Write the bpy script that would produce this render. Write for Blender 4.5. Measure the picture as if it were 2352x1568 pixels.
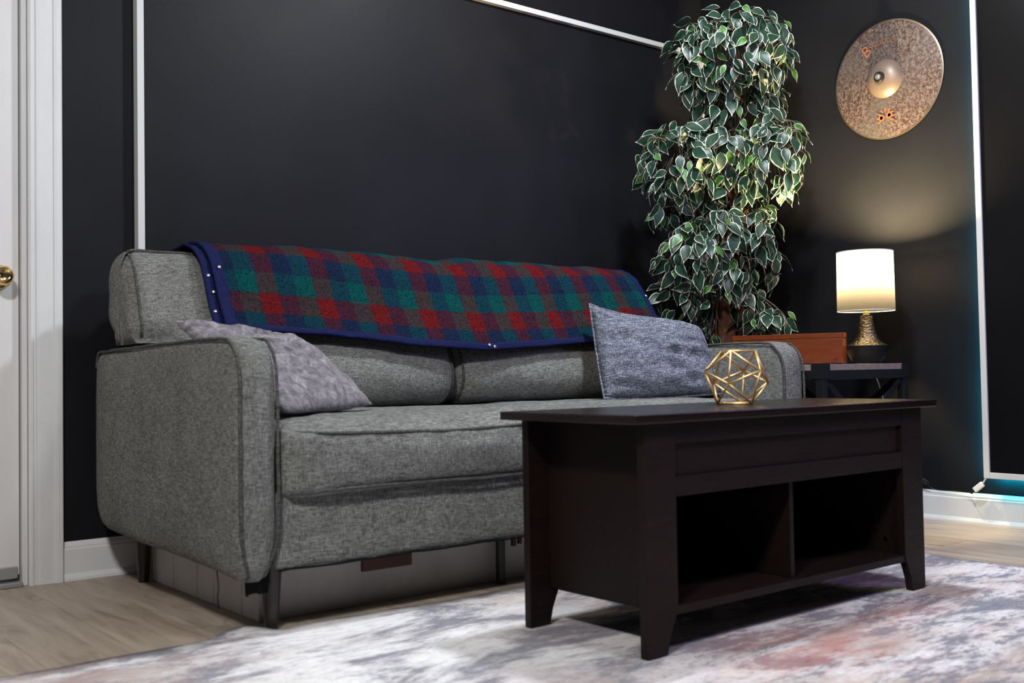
import bpy, bmesh, math, random
from mathutils import Vector, Matrix, noise
random.seed(7)
for o in list(bpy.data.objects): bpy.data.objects.remove(o, do_unlink=True)
C = bpy.context.scene
COL = C.collection
PI = math.pi

# ------------------------------------------------------------ camera, world, lights, exposure
cam_d = bpy.data.cameras.new('camera'); cam = bpy.data.objects.new('camera', cam_d); COL.objects.link(cam)
R_ = Vector((0.7786361, -0.62725099, -0.01679346)); U_ = Vector((-0.00586466, -0.0340372, 0.99940336)); F_ = Vector((0.62744835, 0.77807305, 0.03018121))
M = Matrix((R_, U_, -F_)).transposed().to_4x4(); M.translation = Vector((0, 0, 0.5696))
cam.matrix_world = M
cam_d.sensor_width = 36; cam_d.lens = 2417.65 / 2352 * 36
cam_d.dof.use_dof = True; cam_d.dof.focus_distance = 3.75; cam_d.dof.aperture_fstop = 3.6
cam_d.clip_start = 0.05
C.camera = cam
C.view_settings.view_transform = 'Standard'; C.view_settings.look = 'None'
C.view_settings.gamma = 1; C.view_settings.use_curve_mapping = False
C.view_settings.exposure = 0.0
w = bpy.data.worlds.new('world'); C.world = w; w.use_nodes = True
w.node_tree.nodes['Background'].inputs[0].default_value = (0.75, 0.8, 0.9, 1)
w.node_tree.nodes['Background'].inputs[1].default_value = 0.05

def area(name, loc, target, size, power, col, spread=180):
    d = bpy.data.lights.new(name, 'AREA'); d.shape = 'DISK'; d.size = size; d.energy = power; d.color = col; d.spread = math.radians(spread)
    o = bpy.data.objects.new(name, d); COL.objects.link(o); o.location = loc
    o.rotation_euler = (Vector(target) - Vector(loc)).to_track_quat('-Z', 'Y').to_euler()
    return o
area('ceiling_spot_sofa', (2.35, 1.84, 2.56), (2.45, 2.1, 0), 0.20, 58, (0.86, 0.93, 1.0))
area('fill_light_front', (1.7, 0.1, 2.56), (2.4, 1.2, 0.3), 0.35, 30, (0.88, 0.95, 1.0))  # added fill to brighten the right wall and back cushions, no known fixture
area('ceiling_light_room', (-0.45, 0.35, 2.56), (0.8, 1.6, 0.2), 0.35, 100, (1.0, 0.975, 0.95))
area('purple_led', (3.5, 0.55, 1.5), (2.6, 2.3, 0.5), 0.4, 9, (0.5, 0.36, 1.0))

# ------------------------------------------------------------ material helpers
def mat(name, col=(0.5, 0.5, 0.5), rough=0.6, metal=0.0, spec=0.5):
    m = bpy.data.materials.new(name); m.use_nodes = True
    b = m.node_tree.nodes['Principled BSDF']
    b.inputs['Base Color'].default_value = (*col, 1); b.inputs['Roughness'].default_value = rough
    b.inputs['Metallic'].default_value = metal; b.inputs['Specular IOR Level'].default_value = spec
    return m
class NT:
    def __init__(s, m): s.t = m.node_tree; s.b = s.t.nodes['Principled BSDF']
    def n(s, typ, **kw):
        nd = s.t.nodes.new(typ)
        for k, v in kw.items(): setattr(nd, k, v)
        return nd
    def l(s, a, b): s.t.links.new(a, b)
    def coord(s, scale=(1, 1, 1), kind='Object', rot=(0, 0, 0), loc=(0, 0, 0)):
        tc = s.n('ShaderNodeTexCoord'); mp = s.n('ShaderNodeMapping')
        mp.inputs['Scale'].default_value = scale; mp.inputs['Rotation'].default_value = rot; mp.inputs['Location'].default_value = loc
        s.l(tc.outputs[kind], mp.inputs[0]); return mp.outputs[0]
    def noise(s, vec, scale, detail=3, rough=0.5, dist=0.0):
        nd = s.n('ShaderNodeTexNoise'); nd.inputs['Scale'].default_value = scale; nd.inputs['Detail'].default_value = detail
        nd.inputs['Roughness'].default_value = rough; nd.inputs['Distortion'].default_value = dist
        s.l(vec, nd.inputs['Vector']); return nd.outputs['Fac']
    def ramp(s, fac, stops, interp='LINEAR'):
        nd = s.n('ShaderNodeValToRGB'); nd.color_ramp.interpolation = interp
        el = nd.color_ramp.elements
        while len(el) < len(stops): el.new(0.5)
        for e, (p, c) in zip(el, stops): e.position = p; e.color = (*c, 1) if len(c) == 3 else c
        s.l(fac, nd.inputs[0]); return nd.outputs[0]
    def mix(s, fac, a, b, blend='MIX'):
        nd = s.n('ShaderNodeMix', data_type='RGBA', blend_type=blend)
        for sock, v in ((nd.inputs[0], fac), (nd.inputs[6], a), (nd.inputs[7], b)):
            if isinstance(v, (int, float)): sock.default_value = v
            elif isinstance(v, tuple): sock.default_value = (*v, 1)
            else: s.l(v, sock)
        return nd.outputs[2]
    def math(s, op, a, b=0.0, clamp=False):
        nd = s.n('ShaderNodeMath', operation=op, use_clamp=clamp)
        for sock, v in ((nd.inputs[0], a), (nd.inputs[1], b)):
            if isinstance(v, (int, float)): sock.default_value = v
            else: s.l(v, sock)
        return nd.outputs[0]
    def bump(s, h, strength=0.3, dist=0.002):
        nd = s.n('ShaderNodeBump'); nd.inputs['Strength'].default_value = strength; nd.inputs['Distance'].default_value = dist
        s.l(h, nd.inputs['Height']); s.l(nd.outputs[0], s.b.inputs['Normal'])
    def color(s, c): s.l(c, s.b.inputs['Base Color'])
    def rough(s, c): s.l(c, s.b.inputs['Roughness'])

def tweed(name, dark, mid, light, scale=1.0, tint=None, twill=True):
    scale *= 1.7
    m = mat(name, mid, 0.95, spec=0.12); t = NT(m)
    v = t.coord()
    n1 = t.noise(v, 330 * scale, 2, 0.6)
    v2 = t.coord((1, 1, 0.14)); n2 = t.noise(v2, 300 * scale, 2, 0.5)
    v3 = t.coord((0.14, 0.14, 1)); n3 = t.noise(v3, 260 * scale, 2, 0.5)
    big = t.noise(v, 9, 3, 0.6)
    f = t.math('ADD', t.math('MULTIPLY', n1, 0.24), t.math('MULTIPLY', t.math('ADD', n2, n3), 0.38))
    if twill:
        wv = t.n('ShaderNodeTexWave'); wv.wave_type = 'BANDS'; wv.bands_direction = 'DIAGONAL'
        wv.inputs['Scale'].default_value = 62 * scale; wv.inputs['Distortion'].default_value = 0.3; wv.inputs['Detail'].default_value = 0
        t.l(v, wv.inputs[0]); f = t.math('ADD', t.math('MULTIPLY', f, 0.86), t.math('MULTIPLY', wv.outputs['Fac'], 0.14))
    c = t.ramp(f, [(0.38, dark), (0.5, mid), (0.62, light)])
    c = t.mix(1.0, c, t.ramp(big, [(0.3, (0.86, 0.86, 0.86)), (0.7, (1.1, 1.1, 1.08))]), 'MULTIPLY')
    t.color(c); t.bump(f, 0.55, 0.002)
    return m

MT = {}
MT['sofa'] = tweed('grey_tweed', (0.056, 0.057, 0.054), (0.138, 0.140, 0.134), (0.262, 0.267, 0.256), twill=False)
MT['piping'] = tweed('grey_piping', (0.018, 0.017, 0.016), (0.06, 0.06, 0.058), (0.15, 0.15, 0.148), 1.3, twill=False)
MT['denim'] = tweed('blue_grey_weave', (0.035, 0.038, 0.052), (0.115, 0.124, 0.16), (0.31, 0.33, 0.4), 0.8, twill=False)
def velvet():
    m = mat('lavender_velvet', (0.35, 0.32, 0.37), 0.9, spec=0.1); t = NT(m); v = t.coord()
    n1 = t.noise(v, 42, 5, 0.65, 0.8); n2 = t.noise(v, 160, 3)
    c = t.ramp(n1, [(0.32, (0.06, 0.052, 0.06)), (0.5, (0.145, 0.132, 0.15)), (0.7, (0.29, 0.275, 0.31))])
    t.color(c); t.bump(t.math('ADD', n1, n2), 0.35, 0.004); t.b.inputs['Sheen Weight'].default_value = 0.25
    return m
MT['velvet'] = velvet()
def black_wall():
    m = mat('black_wall_paint', (0.016, 0.017, 0.021), 0.42, spec=0.13); t = NT(m); v = t.coord()
    n = t.noise(v, 260, 3, 0.6); n2 = t.noise(v, 2.2, 3); 
    t.color(t.ramp(n2, [(0.3, (0.0070, 0.0072, 0.0092)), (0.7, (0.0102, 0.0105, 0.0132))])); t.bump(n, 0.12, 0.002)
    t.rough(t.ramp(n2, [(0.3, (0.45,)*3), (0.7, (0.52,)*3)]))
    return m
MT['wall'] = black_wall()
MT['board'] = mat('black_board', (0.004, 0.004, 0.005), 0.3, spec=0.2); 
def painted(name, col, rough=0.45, dirt=0.08):
    m = mat(name, col, rough); t = NT(m); v = t.coord((1, 1, 0.4)); n = t.noise(v, 12, 5, 0.65)
    d = tuple(c * (1 - dirt) for c in col)
    t.color(t.ramp(n, [(0.25, tuple(c * (1 - 2.2 * dirt) for c in col)), (0.42, d), (0.6, col)]))
    t.bump(t.noise(v, 60, 3), 0.08, 0.002); return m
MT['white'] = painted('white_paint', (0.64, 0.65, 0.66), 0.4, 0.04)
MT['door'] = painted('door_white_paint', (0.64, 0.63, 0.63), 0.42, 0.03)
MT['frame'] = mat('white_frame', (0.56, 0.56, 0.56), 0.5)
MT['box_white'] = painted('off_white_board', (0.5, 0.48, 0.465), 0.55, 0.08)
def espresso(rr=0.5, nm='espresso_wood', sp_=0.2):
    m = mat(nm, (0.02, 0.013, 0.012), 0.32, spec=sp_); t = NT(m)
    v = t.coord((1, 14, 14)); n = t.noise(v, 14, 5, 0.6, 1.2)
    t.color(t.ramp(n, [(0.3, (0.0045, 0.0023, 0.0021)), (0.55, (0.0095, 0.0044, 0.004)), (0.75, (0.018, 0.0082, 0.0075))]))
    t.bump(n, 0.1, 0.001); t.rough(t.ramp(n, [(0.3, (rr + 0.04,)*3), (0.7, (rr - 0.04,)*3)])); return m
MT['espresso'] = espresso(); MT['espresso_top'] = espresso(0.26, 'espresso_top', 0.6)
MT['esp_dark'] = mat('dark_wood_leg', (0.015, 0.011, 0.01), 0.4)
MT['brown'] = mat('reddish_brown_wood', (0.05, 0.012, 0.008), 0.6)
MT['black_metal'] = mat('black_metal', (0.008, 0.0085, 0.010), 0.55, 0.0, spec=0.25)
MT['black_cloth'] = mat('black_cloth', (0.008, 0.008, 0.009), 0.95, spec=0.1)
MT['black_plastic'] = mat('black_plastic', (0.012, 0.012, 0.012), 0.4)
MT['gold'] = mat('brushed_gold', (0.72, 0.48, 0.21), 0.45, 0.85)
MT['brass'] = mat('polished_brass', (0.85, 0.62, 0.28), 0.12, 1.0)
MT['alu'] = mat('aluminium', (0.45, 0.46, 0.47), 0.4, 0.7)
MT['chrome'] = mat('snap_metal', (0.85, 0.85, 0.87), 0.2, 0.9)
MT['white_plastic'] = mat('white_plastic', (0.75, 0.76, 0.77), 0.35)
def hammered():
    m = mat('hammered_bronze', (0.2, 0.165, 0.11), 0.34, 1.0); t = NT(m); v = t.coord((1, 1, 2.0))
    vo = t.n('ShaderNodeTexVoronoi'); vo.inputs['Scale'].default_value = 90; t.l(v, vo.inputs[0])
    t.bump(vo.outputs['Distance'], 0.7, 0.004); return m
MT['hammered'] = hammered()
def orange_wood():
    m = mat('orange_wood', (0.3, 0.07, 0.015), 0.3); t = NT(m); v = t.coord((4, 1, 10)); n = t.noise(v, 9, 5, 0.6, 1.5)
    t.color(t.ramp(n, [(0.3, (0.10, 0.019, 0.004)), (0.6, (0.145, 0.029, 0.006)), (0.8, (0.18, 0.042, 0.009))])); return m
MT['orange'] = orange_wood()
def greywood():
    m = mat('rustic_wood', (0.2, 0.15, 0.14), 0.5); t = NT(m); v = t.coord((3, 3, 40)); n = t.noise(v, 12, 5, 0.6)
    t.color(t.ramp(n, [(0.3, (0.11, 0.08, 0.075)), (0.55, (0.24, 0.19, 0.18)), (0.8, (0.36, 0.3, 0.29))])); return m
MT['rustic'] = greywood()
def plank_mat():
    m = mat('oak_plank', (0.4, 0.32, 0.25), 0.45); t = NT(m)
    oi = t.n('ShaderNodeObjectInfo')
    tc = t.n('ShaderNodeTexCoord'); mp = t.n('ShaderNodeMapping'); mp.inputs['Scale'].default_value = (8, 0.9, 8)
    ad = t.n('ShaderNodeVectorMath', operation='ADD'); sc = t.n('ShaderNodeVectorMath', operation='SCALE')
    cb = t.n('ShaderNodeCombineXYZ'); t.l(oi.outputs['Random'], cb.inputs[0]); t.l(oi.outputs['Random'], cb.inputs[1]); t.l(cb.outputs[0], sc.inputs[0]); sc.inputs['Scale'].default_value = 37
    t.l(tc.outputs['Object'], ad.inputs[0]); t.l(sc.outputs[0], ad.inputs[1]); t.l(ad.outputs[0], mp.inputs[0])
    g = t.noise(mp.outputs[0], 3.0, 6, 0.62, 0.8)
    mp2 = t.n('ShaderNodeMapping'); mp2.inputs['Scale'].default_value = (7, 2.6, 7); t.l(ad.outputs[0], mp2.inputs[0])
    k = t.noise(mp2.outputs[0], 1.1, 4, 0.6, 0.5)
    c = t.ramp(g, [(0.3, (0.28, 0.22, 0.17)), (0.5, (0.41, 0.335, 0.265)), (0.7, (0.50, 0.42, 0.335))])
    c = t.mix(t.ramp(k, [(0.6, (0, 0, 0)), (0.8, (0.75,)*3)]), c, (0.13, 0.09, 0.062))
    br = t.ramp(oi.outputs['Random'], [(0.0, (0.68, 0.67, 0.67)), (1.0, (1.1, 1.1, 1.1))])
    t.color(t.mix(1.0, c, br, 'MULTIPLY')); t.bump(g, 0.12, 0.001); return m
MT['plank'] = plank_mat()
def rug_mat():
    m = mat('distressed_rug', (0.6, 0.58, 0.57), 0.95, spec=0.1); t = NT(m)
    v = t.coord((1, 2.2, 1), rot=(0, 0, math.radians(8)))
    a = t.noise(v, 3.2, 8, 0.74, 0.5)
    a2 = t.noise(t.coord((1, 3.0, 1), loc=(7.3, 2.2, 0), rot=(0, 0, math.radians(8))), 3.0, 6, 0.7, 0.4)
    a3 = t.noise(t.coord((1, 2.4, 1), loc=(3.1, 9.2, 0)), 2.4, 6, 0.7, 0.4)
    fine = t.noise(t.coord((0.8, 2.6, 1)), 30, 5, 0.75)
    fine2 = t.noise(t.coord((1, 1, 1)), 210, 2, 0.6)
    def th(src, lo, hi):
        s_ = t.math('ADD', t.math('MULTIPLY', src, 0.66), t.math('MULTIPLY', fine, 0.34))
        return t.ramp(s_, [(lo, (0, 0, 0)), (hi, (1, 1, 1))])
    # regional masks (woven colour areas of the rug)
    def region(cx, cy, r0, r1, sy=1.0):
        g = t.n('ShaderNodeTexCoord'); s1 = t.n('ShaderNodeVectorMath', operation='SUBTRACT'); s1.inputs[1].default_value = (cx, cy, 0)
        mul = t.n('ShaderNodeVectorMath', operation='MULTIPLY'); mul.inputs[1].default_value = (1, sy, 0)
        ln = t.n('ShaderNodeVectorMath', operation='LENGTH'); t.l(g.outputs['Object'], s1.inputs[0]); t.l(s1.outputs[0], mul.inputs[0]); t.l(mul.outputs[0], ln.inputs[0])
        mr = t.n('ShaderNodeMapRange'); mr.inputs[1].default_value = r0; mr.inputs[2].default_value = r1; mr.inputs[3].default_value = 1; mr.inputs[4].default_value = 0
        t.l(ln.outputs['Value'], mr.inputs[0]); return mr.outputs[0]
    base = t.mix(th(a3, 0.47, 0.58), (0.72, 0.70, 0.70), (0.45, 0.37, 0.335))
    c = t.mix(t.math('MULTIPLY', th(a, 0.478, 0.54), 0.9), base, (0.17, 0.185, 0.23))
    redm = t.math('MAXIMUM', region(1.78, 1.28, 0.08, 0.3, 1.2), region(2.15, 1.33, 0.05, 0.25, 2.0))
    c = t.mix(t.math('MULTIPLY', th(a2, 0.42, 0.56), t.math('ADD', t.math('MULTIPLY', redm, 0.62), 0.13)), c, (0.36, 0.15, 0.13))
    white = region(1.2, 1.85, 0.2, 0.6)
    c = t.mix(t.math('MULTIPLY', region(0.55, 2.0, 0.15, 0.5), t.math('MULTIPLY', th(a2, 0.44, 0.56), 0.75)), c, (0.36, 0.27, 0.25))
    c = t.mix(t.math('MULTIPLY', white, t.ramp(a, [(0.47, (0.75,)*3), (0.58, (0.1,)*3)])), c, (0.82, 0.815, 0.83))
    c = t.mix(t.math('MULTIPLY', t.ramp(fine, [(0.36, (1.0,)*3), (0.52, (0, 0, 0))]), 0.85), c, t.mix(1.0, c, (0.55, 0.55, 0.58), 'MULTIPLY'))
    t.color(c); t.bump(t.math('ADD', fine2, fine), 0.5, 0.004); return m
MT['rug'] = rug_mat()
def plaid_mat():
    m = mat('plaid_fleece', (0.3, 0.1, 0.1), 1.0, spec=0.05); t = NT(m)
    uv = t.n('ShaderNodeTexCoord'); sp = t.n('ShaderNodeSeparateXYZ'); 
    nz = t.n('ShaderNodeTexNoise'); nz.inputs['Scale'].default_value = 90; t.l(uv.outputs['Object'], nz.inputs['Vector'])
    off = t.n('ShaderNodeVectorMath', operation='SCALE'); sb = t.n('ShaderNodeVectorMath', operation='SUBTRACT'); sb.inputs[1].default_value = (0.5, 0.5, 0.5)
    t.l(nz.outputs['Color'], sb.inputs[0]); t.l(sb.outputs[0], off.inputs[0]); off.inputs['Scale'].default_value = 0.006
    ad = t.n('ShaderNodeVectorMath', operation='ADD'); t.l(uv.outputs['UV'], ad.inputs[0]); t.l(off.outputs[0], ad.inputs[1]); t.l(ad.outputs[0], sp.inputs[0])
    navy, teal, red = tuple(tuple(v ** 0.4545 for v in q) for q in ((0.009, 0.018, 0.050), (0.003, 0.062, 0.062), (0.125, 0.009, 0.011)))
    def band(src, period, shift, order):
        f = t.math('FRACT', t.math('ADD', t.math('DIVIDE', src, period), shift))
        return t.ramp(f, [(0.0, order[0]), (0.3333, order[1]), (0.6667, order[2])], 'CONSTANT')
    cu = band(sp.outputs[0], 0.1735, 0.0, (navy, teal, red)); cv = band(sp.outputs[1], 0.204, 0.075, (navy, red, teal))
    gm = t.n('ShaderNodeGamma'); gm.inputs[1].default_value = 2.2; t.l(t.mix(0.5, cu, cv), gm.inputs[0]); c = gm.outputs[0]
    n = t.noise(t.coord(), 175, 3, 0.7, 1.0); n2 = t.noise(t.coord(), 330, 2, 0.6)
    sh = t.ramp(n, [(0.36, (0.3,)*3), (0.47, (0.88,)*3), (0.66, (1.2,)*3)])
    t.color(t.mix(1.0, c, sh, 'MULTIPLY')); t.bump(t.math('ADD', n, n2), 0.9, 0.006)
    return m
MT['plaid'] = plaid_mat()
def navy_mat():
    m = mat('navy_binding', (0.006, 0.012, 0.11), 0.9, spec=0.1); t = NT(m); n = t.noise(t.coord(), 200, 3)
    t.color(t.ramp(n, [(0.3, (0.004, 0.006, 0.03)), (0.7, (0.009, 0.013, 0.065))])); t.bump(n, 0.4, 0.002); return m
MT['navy'] = navy_mat()
def bark_mat():
    m = mat('reddish_bark', (0.16, 0.055, 0.025), 0.7); t = NT(m); v = t.coord((1, 1, 0.12)); n = t.noise(v, 120, 5, 0.7, 0.6)
    t.color(t.ramp(n, [(0.3, (0.035, 0.012, 0.007)), (0.55, (0.15, 0.045, 0.02)), (0.75, (0.3, 0.13, 0.07))])); t.bump(n, 0.8, 0.006); return m
MT['bark'] = bark_mat()
MT['twig'] = mat('twig', (0.09, 0.07, 0.055), 0.8)
def leaf_mat(name, a, b, rough=0.42):
    m = mat(name, a, rough); t = NT(m); oi = t.n('ShaderNodeObjectInfo'); v = t.coord()
    n = t.noise(v, 70, 3); c = t.ramp(n, [(0.3, a), (0.7, b)])
    t.color(c); t.b.inputs['Subsurface Weight'].default_value = 0.0
    tr = t.n('ShaderNodeBsdfTranslucent'); t.l(c, tr.inputs[0]); mx = t.n('ShaderNodeMixShader'); mx.inputs[0].default_value = 0.14
    out = m.node_tree.nodes['Material Output']; t.l(t.b.outputs[0], mx.inputs[1]); t.l(tr.outputs[0], mx.inputs[2]); t.l(mx.outputs[0], out.inputs[0])
    return m
MT['leaf_dark'] = leaf_mat('variegated_leaf_green', (0.006, 0.03, 0.018), (0.014, 0.05, 0.031))
MT['leaf_lime'] = leaf_mat('young_leaf_green', (0.03, 0.13, 0.012), (0.06, 0.2, 0.03))
MT['leaf_rim'] = leaf_mat('leaf_cream_margin', (0.46, 0.47, 0.39), (0.62, 0.62, 0.54))
MT['soil'] = mat('moss_soil', (0.03, 0.03, 0.015), 0.95)
MT['pot'] = mat('charcoal_planter', (0.03, 0.03, 0.033), 0.6)

# ------------------------------------------------------------ geometry helpers
def mesh_obj(name, verts, faces, m, parent=None, smooth=False, mats=None, fmat=None, uvs=None):
    me = bpy.data.meshes.new(name); base = Vector(parent['_b']) if parent is not None and '_b' in parent else Vector((0, 0, 0))
    me.from_pydata([Vector(v) - base for v in verts], [], faces)
    bm = bmesh.new(); bm.from_mesh(me); bmesh.ops.recalc_face_normals(bm, faces=bm.faces); bm.to_mesh(me); bm.free()
    if mats:
        for x in mats: me.materials.append(x)
        if fmat:
            for p, i in zip(me.polygons, fmat): p.material_index = i
    else: me.materials.append(m)
    if smooth: me.polygons.foreach_set('use_smooth', [True] * len(me.polygons))
    o = bpy.data.objects.new(name, me); COL.objects.link(o)
    if parent is not None: o.parent = parent; o['_b'] = tuple(base)
    return o
BASES = []
def thing(name, label, cat, base, group=None):
    o = bpy.data.objects.new(name, None); COL.objects.link(o); o.location = base; o['_b'] = tuple(base); o.empty_display_size = 0.05
    o['label'] = label; o['category'] = cat
    if group: o['group'] = group
    return o
def tag(o, label, cat, group=None):
    o['label'] = label; o['category'] = cat
    if group: o['group'] = group
    return o
def struct(o): o['kind'] = 'structure'; return o
def bev(o, wd=0.002, seg=2):
    md = o.modifiers.new('bevel', 'BEVEL'); md.width = wd; md.segments = seg; md.limit_method = 'ANGLE'; md.angle_limit = math.radians(40)
    o.data.polygons.foreach_set('use_smooth', [True] * len(o.data.polygons))
    md2 = o.modifiers.new('wn', 'WEIGHTED_NORMAL'); md2.keep_sharp = True
    return o
def box(name, a, b, m, parent=None, bv=0.0):
    x0, y0, z0 = a; x1, y1, z1 = b
    v = [(x, y, z) for x in (x0, x1) for y in (y0, y1) for z in (z0, z1)]
    f = [(0, 1, 3, 2), (4, 6, 7, 5), (0, 4, 5, 1), (2, 3, 7, 6), (0, 2, 6, 4), (1, 5, 7, 3)]
    o = mesh_obj(name, v, f, m, parent)
    if bv: bev(o, bv)
    return o
def boxes(name, lst, m, parent=None, bv=0.0):
    V, Fc = [], []
    for a, b in lst:
        k = len(V); x0, y0, z0 = a; x1, y1, z1 = b
        V += [(x, y, z) for x in (x0, x1) for y in (y0, y1) for z in (z0, z1)]
        Fc += [tuple(k + i for i in f) for f in [(0, 1, 3, 2), (4, 6, 7, 5), (0, 4, 5, 1), (2, 3, 7, 6), (0, 2, 6, 4), (1, 5, 7, 3)]]
    o = mesh_obj(name, V, Fc, m, parent)
    if bv: bev(o, bv)
    return o
def prism(name, poly, axis, a, b, m, parent=None, bv=0.0):
    """poly: list of 2D points in the two other axes (order x,y,z without axis), extruded from a to b"""
    def P(p, t):
        q = list(p); q.insert(axis, t); return tuple(q)
    n = len(poly); V = [P(p, a) for p in poly] + [P(p, b) for p in poly]
    F = [tuple(range(n)), tuple(range(2 * n - 1, n - 1, -1))] + [(i, (i + 1) % n, n + (i + 1) % n, n + i) for i in range(n)]
    o = mesh_obj(name, V, F, m, parent)
    if bv: bev(o, bv)
    return o
def tube(name, pts, rad, m, parent=None, seg=8, closed=False, cap=True):
    pts = [Vector(p) for p in pts]; n = len(pts)
    rr = rad if isinstance(rad, (list, tuple)) else [rad] * n
    V, F = [], []; up = Vector((0.137, 0.21, 0.97)); prev = None
    for i, p in enumerate(pts):
        if closed: d = pts[(i + 1) % n] - pts[i - 1]
        else: d = pts[min(i + 1, n - 1)] - pts[max(i - 1, 0)]
        d.normalize()
        if prev is None:
            s = d.cross(up)
            if s.length < 0.1: s = d.cross(Vector((1, 0, 0)))
        else: s = prev - d * prev.dot(d)
        s.normalize(); prev = s; t = d.cross(s)
        for k in range(seg):
            a = 2 * PI * k / seg; V.append(p + (s * math.cos(a) + t * math.sin(a)) * rr[i])
    for i in range(n if closed else n - 1):
        j = (i + 1) % n
        for k in range(seg): F.append((i * seg + k, i * seg + (k + 1) % seg, j * seg + (k + 1) % seg, j * seg + k))
    if cap and not closed: F.append(tuple(range(seg))); F.append(tuple((n - 1) * seg + k for k in range(seg)))
    return mesh_obj(name, V, F, m, parent, smooth=True)
def lathe(name, prof, c, m, parent=None, seg=48, ax='z', jitter=None):
    V, F = [], []; n = len(prof)
    for i, (r, h) in enumerate(prof):
        for k in range(seg):
            a = 2 * PI * k / seg; rr = r
            if jitter: rr += jitter(i, k)
            x, y = rr * math.cos(a), rr * math.sin(a)
            V.append((c[0] + x, c[1] + y, c[2] + h) if ax == 'z' else ((c[0] - h, c[1] + x, c[2] + y) if ax == 'x' else (c[0] + x, c[1] - h, c[2] + y)))
    for i in range(n - 1):
        for k in range(seg): F.append((i * seg + k, i * seg + (k + 1) % seg, (i + 1) * seg + (k + 1) % seg, (i + 1) * seg + k))
    if prof[0][0] > 1e-5: F.append(tuple(range(seg)))
    if prof[-1][0] > 1e-5: F.append(tuple((n - 1) * seg + k for k in range(seg)))
    o = mesh_obj(name, V, F, m, parent, smooth=True)
    md = o.modifiers.new('es', 'EDGE_SPLIT'); md.split_angle = math.radians(50)
    return o
def catmull(ctrl, n, closed=False):
    out = []; N = len(ctrl)
    segs = N if closed else N - 1
    for i in range(segs):
        g = lambda k: Vector(ctrl[k % N]) if closed else Vector(ctrl[max(0, min(N - 1, k))])
        p0, p1, p2, p3 = g(i - 1), g(i), g(i + 1), g(i + 2)
        for j in range(n):
            t = j / n
            out.append(0.5 * ((2 * p1) + (p2 - p0) * t + (2 * p0 - 5 * p1 + 4 * p2 - p3) * t * t + (3 * p1 - p0 - 3 * p2 + p3) * t ** 3))
    if not closed: out.append(Vector(ctrl[-1]))
    return out
def fbm(x, y, z, s=1.0): return noise.fractal(Vector((x * s, y * s, z * s)), 1.0, 2.0, 3)
def text_mesh(name, body, size, depth, m, parent, mat4):
    cu = bpy.data.curves.new(name + '_c', 'FONT'); cu.body = body; cu.size = size; cu.extrude = depth; cu.align_x = 'CENTER'; cu.align_y = 'CENTER'
    cu.offset = -0.0007 if size > 0.04 else 0; cu.shear = 0.25 if len(body) > 3 else 0.0
    to = bpy.data.objects.new('tmp', cu); COL.objects.link(to)
    dg = bpy.context.evaluated_depsgraph_get(); me = bpy.data.meshes.new_from_object(to.evaluated_get(dg))
    bpy.data.objects.remove(to, do_unlink=True); bpy.data.curves.remove(cu)
    me.name = name; me.transform(mat4); me.transform(Matrix.Translation(-Vector(parent['_b'])))
    me.materials.clear(); me.materials.append(m)
    o = bpy.data.objects.new(name, me); COL.objects.link(o); o.parent = parent; o['_b'] = parent['_b']; return o

# ------------------------------------------------------------ room shell
WY, RX = 3.160, 3.690
XL, YF, ZC = -2.4, -2.2, 2.6
floor = struct(box('floor', (XL, YF, -0.06), (RX, WY + 0.25, -0.012), MT['plank']))
pw = 0.182; i = 0; x = RX
plank_mesh = {}
rnd = random.Random(3)
while x > XL:
    x0 = max(XL, x - pw); y = YF - rnd.uniform(0, 1.1)
    while y < WY + 0.25:
        L = 1.22; ya, yb = max(YF, y), min(WY + 0.25, y + L)
        if yb - ya > 0.02 and not (x < -0.9 and yb < 0.3):
            zt = rnd.uniform(-0.0006, 0.0)
            p = box('plank', (x0 + 0.0003, ya + 0.0003, -0.012), (x - 0.0003, yb - 0.0003, zt), MT['plank'], floor)
        y += L
    x = x0
# back wall with doorway (door opening x 0.0..0.79)
DX0, DX1, DZ = -0.02, 0.80, 2.06
struct(box('wall_back', (DX1, WY, 0), (RX + 0.12, WY + 0.12, ZC), MT['wall']))
struct(box('wall_back_left', (XL, WY, 0), (DX0, WY + 0.12, ZC), MT['wall']))
struct(box('wall_back_lintel', (DX0, WY, DZ), (DX1, WY + 0.12, ZC), MT['wall']))
struct(box('wall_right', (RX, YF, 0), (RX + 0.12, WY, ZC), MT['wall']))
struct(box('wall_left', (XL - 0.12, YF, 0), (XL, WY, ZC), mat('plain_wall', (0.12, 0.125, 0.14), 0.7)))
struct(box('wall_front', (XL, YF - 0.12, 0), (RX, YF, ZC), mat('plain_wall_front', (0.12, 0.125, 0.14), 0.7)))
struct(box('ceiling', (XL, YF, ZC), (RX, WY, ZC + 0.1), mat('ceiling_paint', (0.5, 0.5, 0.5), 0.9)))
# baseboards: profile (depth, z)
bp = [(0, 0), (0.022, 0), (0.0215, 0.008), (0.016, 0.018), (0.0135, 0.0195), (0.0135, 0.088), (0.0105, 0.092), (0.0105, 0.097), (0.006, 0.104), (0.003, 0.110), (0, 0.110)]
o = struct(prism('baseboard_back', [(WY - d, z) for d, z in bp], 0, 0.888, RX - 0.02, MT['white']))
o = struct(prism('baseboard_right', [(RX - d, z) for d, z in bp], 1, YF, WY - 0.02, MT['white']))
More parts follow.
